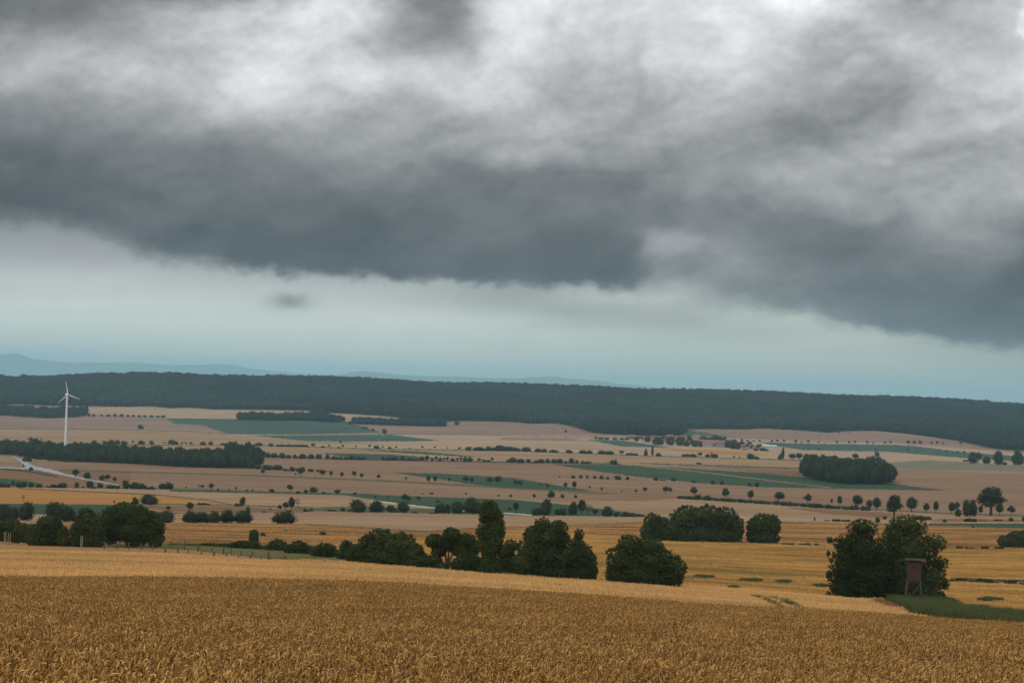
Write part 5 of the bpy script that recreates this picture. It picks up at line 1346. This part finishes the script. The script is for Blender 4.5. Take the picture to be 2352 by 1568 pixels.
# ------------------------------------------------------------------ ripe wheat in front
m_w, q, b = principled('wheat', (.4, .25, .1), .7, .25)
at = q.node('ShaderNodeAttribute'); at.attribute_name = 'tone'
geo = q.node('ShaderNodeNewGeometry')
n1 = q.noise(geo.outputs['Position'], .35, 3, .6)[0]
tn = at.outputs['Fac']
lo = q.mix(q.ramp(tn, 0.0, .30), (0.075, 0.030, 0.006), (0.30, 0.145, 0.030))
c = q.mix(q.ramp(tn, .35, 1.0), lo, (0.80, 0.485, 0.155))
sc = q.node('ShaderNodeVectorMath', operation='SCALE'); q.put(sc.inputs[0], c); q.put(sc.inputs[3], q.m('MULTIPLY_ADD', q.ramp(n1, .3, .7), .28, .84))
q.put(b.inputs['Base Color'], sc.outputs[0])
tr = q.node('ShaderNodeBsdfTranslucent'); q.put(tr.inputs[0], sc.outputs[0])
ms = q.node('ShaderNodeMixShader'); ms.inputs[0].default_value = .15
q.t.links.new(b.outputs[0], ms.inputs[1]); q.t.links.new(tr.outputs[0], ms.inputs[2]); q.t.links.new(ms.outputs[0], q.t.nodes['Material Output'].inputs[0])

def wheat_patch(seed, n=195, fat=1.45):
    r = np.random.RandomState(seed)
    V_, F_, T_ = [], [], []
    def tube(pts, rad, k, tone, flat=1.0):
        n0 = len(V_)
        for i, p in enumerate(pts):
            d = pts[min(i + 1, len(pts) - 1)] - pts[max(i - 1, 0)]; d = d / (np.linalg.norm(d) + 1e-9)
            a = np.cross(d, (.3, .9, .1)); a /= np.linalg.norm(a) + 1e-9; b_ = np.cross(d, a)
            for j in range(k):
                t = 2 * PI * j / k
                V_.append(p + (a * math.cos(t) * flat + b_ * math.sin(t)) * rad[i]); T_.append(tone if not isinstance(tone, (list, tuple)) else tone[i])
        for i in range(len(pts) - 1):
            for j in range(k):
                j2 = (j + 1) % k
                F_.append((n0 + i * k + j, n0 + i * k + j2, n0 + (i + 1) * k + j2, n0 + (i + 1) * k + j))
    for _ in range(n):
        x, y_ = r.uniform(-.5, .5, 2); h = r.normal(.80, .045)
        an = r.normal(-.6, 1.3); dr = np.array([math.cos(an), math.sin(an), 0])
        lean = r.uniform(.02, .12)
        foot = np.array([x, y_, 0.30]); neck = np.array([x, y_, h]) + dr * lean
        tone = float(np.clip(r.beta(1.6, 1.5), .08, 1.0))
        nod = r.choice([r.uniform(.05, .5), r.uniform(.8, 1.5), r.uniform(1.6, 2.6)], p=[.34, .32, .34])
        tube([foot, (foot + neck) / 2, neck], [.0022 * fat, .002 * fat, .0018 * fat], 3, [.08, .18, .36])  # tone falls towards the foot: shade between the stalks, put into their colour
        Ln = r.uniform(.075, .11); sg = 6; pts = [neck]; dcur = .15
        for s_ in range(sg):
            dcur = .15 + nod * (s_ + 1) / sg
            pts.append(pts[-1] + (np.array([0, 0, 1]) * math.cos(dcur) + dr * math.sin(dcur)) * Ln * 1.5 / sg)
        rad = [.002, .0030, .0065, .0085, .0080, .0065, .0022]
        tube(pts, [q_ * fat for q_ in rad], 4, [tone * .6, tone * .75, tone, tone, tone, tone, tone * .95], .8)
        if r.rand() < .55:     # a dry leaf blade
            a2 = r.uniform(0, 6.28); d2 = np.array([math.cos(a2), math.sin(a2), 0]); b0 = np.array([x, y_, h * r.uniform(.6, .85)])
            n0 = len(V_); w_ = np.array([-d2[1], d2[0], 0]) * .005 * fat
            mid = b0 + d2 * .06 + np.array([0, 0, .05]); end = b0 + d2 * .15 + np.array([0, 0, -.03])
            for p_, s_ in ((b0, 1), (mid, .9), (end, .2)):
                V_.append(p_ + w_ * s_); V_.append(p_ - w_ * s_); T_ += [.35, .35]
            F_.append((n0, n0 + 1, n0 + 3, n0 + 2)); F_.append((n0 + 2, n0 + 3, n0 + 5, n0 + 4))
    me = new_mesh('wheat_patch', np.array(V_), np.array(F_), np.full(len(F_), 4), m_w, True)
    at_ = me.attributes.new('tone', 'FLOAT', 'POINT'); at_.data.foreach_set('value', np.array(T_, np.float32))
    return me
def crop_points(y0, y1, step, pad, seed, test=None):
    r = np.random.RandomState(seed); P = []
    yv = y0
    while yv < y1:
        hw = .29 * yv + pad
        n = int(2 * hw / step)
        x = (np.arange(n) - n / 2) * step + r.uniform(-.3, .3, n) * step
        z = ground_row(x, yv)
        P.append(np.stack((x, yv + r.uniform(-.3, .3, n) * step, z), 1))
        yv += step
    P = np.concatenate(P)
    if test is not None:
        px, py = project(P[:, 0], P[:, 1], P[:, 2]); P = P[test(px, py)]
    return P
WP = [wheat_patch(900 + i) for i in range(5)]
pts = crop_points(3.5, 110.5, .82, 8, 77)
n = len(pts); r = np.random.RandomState(5)
hh = 1 + .05 * np.sin(pts[:, 0] / 7 + pts[:, 1] / 11) + .03 * np.sin(pts[:, 0] / 2.1 - pts[:, 1] / 3.3) + r.normal(0, .02, n)
print('wheat', n)
o = gn_scatter('wheat', pts, np.stack((np.ones(n), np.ones(n), hh), 1), r.uniform(-.9, .9, n), WP, 12, rot_tilt=.03)
tag(o, 'ripe golden wheat with nodding ears filling the near foreground', 'wheat', kind='stuff')

def crop_mat(name, dark, light, green=None, amp=.28):
    m, q, b = principled(name, light, .8, .15)
    at = q.node('ShaderNodeAttribute'); at.attribute_name = 'tone'
    geo = q.node('ShaderNodeNewGeometry')
    pos = geo.outputs['Position']
    n1 = q.noise(pos, .05, 4, .6)[0]; n2 = q.noise(q.vm('MULTIPLY', pos, (.3, 1, 1)), .07, 5, .65, .6)[0]
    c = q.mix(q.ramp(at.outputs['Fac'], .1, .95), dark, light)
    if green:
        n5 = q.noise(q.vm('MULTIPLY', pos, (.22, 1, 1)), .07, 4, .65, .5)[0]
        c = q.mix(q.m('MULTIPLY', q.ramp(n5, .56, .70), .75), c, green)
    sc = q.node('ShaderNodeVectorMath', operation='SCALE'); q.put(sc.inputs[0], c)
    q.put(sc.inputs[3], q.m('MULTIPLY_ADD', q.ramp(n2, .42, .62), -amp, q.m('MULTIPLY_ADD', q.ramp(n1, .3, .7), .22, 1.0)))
    q.put(b.inputs['Base Color'], sc.outputs[0])
    return m
def coarse_patch(name, seed, n, size, h, w, mat):
    r = np.random.RandomState(seed); V_, F_, T_ = [], [], []
    for _ in range(n):
        x, y_ = r.uniform(-size / 2, size / 2, 2); a = r.uniform(0, 3.14); hh_ = h * r.uniform(.72, 1.12); ww = w * r.uniform(.6, 1.3); l = r.uniform(-.12, .12, 2) * h; t = float(np.clip(r.normal(.6, .25), 0, 1))
        dx_, dy_ = math.cos(a) * ww, math.sin(a) * ww; n0 = len(V_)
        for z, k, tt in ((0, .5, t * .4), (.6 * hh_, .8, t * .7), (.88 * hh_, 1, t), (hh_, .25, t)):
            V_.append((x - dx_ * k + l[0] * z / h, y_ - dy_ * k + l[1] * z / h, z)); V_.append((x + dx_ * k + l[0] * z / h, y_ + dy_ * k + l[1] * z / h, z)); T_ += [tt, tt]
        for i in range(3): F_.append((n0 + 2 * i, n0 + 2 * i + 1, n0 + 2 * i + 3, n0 + 2 * i + 2))
    me = new_mesh(name, np.array(V_), np.array(F_), np.full(len(F_), 4), mat)
    at_ = me.attributes.new('tone', 'FLOAT', 'POINT'); at_.data.foreach_set('value', np.array(T_, np.float32))
    return me
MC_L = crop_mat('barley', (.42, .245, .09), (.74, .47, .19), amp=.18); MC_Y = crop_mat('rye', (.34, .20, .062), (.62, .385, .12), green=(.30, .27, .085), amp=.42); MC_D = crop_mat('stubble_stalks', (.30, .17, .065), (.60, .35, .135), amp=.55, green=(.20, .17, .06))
near_light = REG[[k for k, t in enumerate(REG) if t[1] == 'light'][0]][2]
dunleft = [t for t in REG if t[1] == 'dun'][1][2]
past = area([(225,1247),(560,1249),(700,1256),(860,1278),(960,1290),(1060,1302),(860,1300),(700,1288),(600,1282),(430,1263),(230,1255)])
yellow = [t for t in REG if t[1] == 'yellow'][0][2]
dun = [t for t in REG if t[1] == 'dun'][0][2]
verges = [t[2] for t in REG if t[1] in ('verge', 'hedge', 'bank', 'red', 'pasture')]
def clear(px, py):
    k = np.zeros(px.shape, bool)
    for v in verges: k |= v(px, py)
    return ~k
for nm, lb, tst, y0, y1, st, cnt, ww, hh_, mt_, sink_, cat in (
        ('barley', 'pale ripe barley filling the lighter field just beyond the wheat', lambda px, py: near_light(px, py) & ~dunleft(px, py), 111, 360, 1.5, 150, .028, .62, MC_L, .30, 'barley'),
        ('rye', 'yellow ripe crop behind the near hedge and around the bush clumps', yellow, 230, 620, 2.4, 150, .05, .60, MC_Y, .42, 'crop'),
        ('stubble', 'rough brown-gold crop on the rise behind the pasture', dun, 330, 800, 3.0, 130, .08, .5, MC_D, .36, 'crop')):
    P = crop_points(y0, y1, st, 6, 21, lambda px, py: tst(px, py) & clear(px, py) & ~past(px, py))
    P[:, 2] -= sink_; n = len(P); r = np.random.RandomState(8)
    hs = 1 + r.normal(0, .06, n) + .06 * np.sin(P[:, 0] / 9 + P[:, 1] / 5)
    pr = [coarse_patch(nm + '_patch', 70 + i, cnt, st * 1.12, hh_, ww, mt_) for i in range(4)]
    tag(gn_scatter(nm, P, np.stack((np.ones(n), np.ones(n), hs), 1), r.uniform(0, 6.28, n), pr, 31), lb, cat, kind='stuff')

# tall grass and weeds on the bank by the hunting stand, rough grass in the pasture
def tuft(name, n, h, w, mat, seed, spread=.5):
    r = np.random.RandomState(seed); V_, F_ = [], []
    for _ in range(n):
        x, y_ = r.uniform(-spread, spread, 2); a = r.uniform(0, 6.28); l = h * r.uniform(.5, 1.1); b_ = r.uniform(.05, .4) * l
        n0 = len(V_); sx, sy = -math.sin(a) * w, math.cos(a) * w
        for t, k in ((0, 1), (.55, .8), (1, .1)):
            ox, oy = math.cos(a) * b_ * t * t, math.sin(a) * b_ * t * t
            V_.append((x + ox + sx * k, y_ + oy + sy * k, l * t)); V_.append((x + ox - sx * k, y_ + oy - sy * k, l * t))
        F_.append((n0, n0 + 1, n0 + 3, n0 + 2)); F_.append((n0 + 2, n0 + 3, n0 + 5, n0 + 4))
    return new_mesh(name, np.array(V_), np.array(F_), np.full(len(F_), 4), mat)
M_GRASS = foliage('tall_grass_green', (0.036, 0.056, 0.020), (0.11, 0.13, 0.045), hue=(0.15, 0.14, 0.055), scale=.25)
M_DRY = foliage('dry_sorrel', (0.17, 0.075, 0.035), (0.34, 0.20, 0.085), hue=(0.36, 0.22, 0.10), scale=.25)
M_PAST = foliage('pasture_grass', (0.12, 0.14, 0.05), (0.30, 0.27, 0.11), hue=(0.3, 0.26, 0.11), scale=.2)
WT = [tuft('weed_tuft', 60, .62, .03, M_GRASS, 80 + i, spread=.45) for i in range(3)]
GT = [tuft('grass_tuft', 70, .75, .022, M_GRASS, 40 + i) for i in range(3)]
DT = [tuft('sorrel_tuft', 40, .34, .018, M_DRY, 50 + i) for i in range(3)]
PT = [tuft('pasture_tuft', 60, .35, .025, M_PAST, 60 + i) for i in range(3)]
bank = area([(2040,1378),(2060,1379),(2180,1384),(2208,1404),(2262,1414),(2352,1420),(2700,1440),(2700,1500),(2352,1460),(2253,1440),(2178,1432),(2117,1420),(2064,1390)])
for nm, lb, tst, pr, st, y0, y1, cat in (('tall_grass', 'tall green grass and weeds on the bank by the hunting stand', bank, GT, .55, 112, 300, 'grass'),
        ('sorrel_weeds', 'reddish dry sorrel along the edge of the bank', area([(2000,1380),(2060,1388),(2115,1416),(2105,1418),(2045,1399),(1990,1384)]), DT, .7, 112, 300, 'weeds'),
        ('pasture_grass', 'short yellow-green grass of the fenced pasture strip', area([(225,1249),(560,1251),(700,1258),(860,1280),(960,1292),(1060,1302),(860,1299),(700,1287),(600,1281),(430,1262),(230,1254)]), PT, 1.0, 240, 420, 'grass')):
    P = crop_points(y0, y1, st, 3, 9, tst)
    n = len(P); print(nm, n); r = np.random.RandomState(3); s_ = r.uniform(.7, 1.35, n)
    tag(gn_scatter(nm, P, np.stack((s_, s_, s_), 1), r.uniform(0, 6.28, n), pr, 4), lb, cat, kind='stuff')
blots = ((1615,1326,24,2.0),(1726,1334,22,2.0),(1800,1337,18,1.5),(1684,1352,12,2.4),(1885,1347,16,2.2),(1290,1352,18,1.0),(2274,1378,28,2.0),(2225,1397,44,1.8),(2180,1384,26,1.5),(2300,1407,34,2.4))
def weedy(px, py):
    k = strip([(1735,1377),(1762,1385),(1796,1403)], 3.0)(px, py) | strip([(1769,1377),(1806,1390),(1846,1409)], 3.0)(px, py)
    for b_ in blots: k |= blot(*b_)(px, py)
    return k
P = crop_points(112, 420, .7, 3, 19, weedy); n = len(P); r = np.random.RandomState(6); s_ = r.uniform(.55, 1.1, n); keep = r.rand(n) < .8
P, s_, n = P[keep], s_[keep], int(keep.sum())
tag(gn_scatter('weed_patches', P, np.stack((s_, s_, s_ * .9), 1), r.uniform(0, 6.28, n), WT, 14), 'patches of green weeds along wheel tracks and hollows of the ripe crops', 'weeds', kind='stuff')
def weed(px, py, h, label, ymin, ymax, lift):
    """a green weed whose top shows at (px, py) above the crop"""
    best = None
    for Y in np.arange(ymin, ymax, .5):
        u, s = sight(px, py); z = ground_z(u * Y, Y) + lift
        if z <= s * Y: continue
        best = Y; 
    Ys = np.arange(ymin, ymax, .25); u, s = sight(px, py)
    d = np.array([ground_z(u * Y, Y) + lift - s * Y for Y in Ys]); k = int(np.argmin(np.abs(d))); Y = Ys[k]
    root = bpy.data.objects.new('weed', None); COL.objects.link(root); root.location = (u * Y, Y, ground_z(u * Y, Y)); tag(root, label, 'weed', 'green weeds in the crops')
    r = np.random.RandomState(int(px)); H = lift + .05
    W_ = h * Y / F
    link('leaves', crown('leaves', [(0, 0, H * .75, W_ * .3, W_ * .3, H * .3), (0, 0, H * .45, W_ * .22, W_ * .22, H * .3)], 160, W_ * .10, r, M_GRASS, 0, .5), root)
    mb = MB(); mb.tube([(0, 0, 0), (.01, 0, H * .6), (0, 0, H * .95)], [.012, .01, .005], 5); link('stem', mb.mesh('stem', M_GRASS), root)
weed(1700, 1389, 9, 'green thistle standing in the pale crop just beyond the wheat edge', 111, 170, .9)
weed(2126, 1471, 8, 'dark green weed rising from the wheat below the hunting stand', 40, 108, 1.0)
weed(1650, 1480, 9, 'green weed in the wheat at lower right of centre', 35, 108, 1.0)
weed(2035, 1553, 10, 'green leafy weed at the bottom edge of the wheat', 20, 108, .95)
row('at the right end of the green bank', 'leafy weeds at the right edge', lambda x, y: (x, y), [(2306,1420,10,17,'o'),(2340,1428,12,12,'b'),(2192,1424,12,9,'s')], scale=1.0)

# ------------------------------------------------------------------ haze
mb = MB()
X0, X1, Y0, Y1, Z0, Z1 = -31000, 31000, -420, 48500, -260, 385
mb.box(((X0 + X1) / 2, (Y0 + Y1) / 2, (Z0 + Z1) / 2), (X1 - X0, Y1 - Y0, Z1 - Z0))
hm = bpy.data.materials.new('haze'); hm.use_nodes = True
nt = hm.node_tree; nt.nodes.clear()
pvn = nt.nodes.new('ShaderNodeVolumePrincipled'); out = nt.nodes.new('ShaderNodeOutputMaterial')
pvn.inputs['Color'].default_value = (0.50, 0.85, 1.0, 1)
pvn.inputs['Density'].default_value = 0.000044
pvn.inputs['Anisotropy'].default_value = 0.0
nt.links.new(pvn.outputs[0], out.inputs['Volume'])
hz = link('haze', mb.mesh('haze', hm)); tag(hz, kind='stuff')
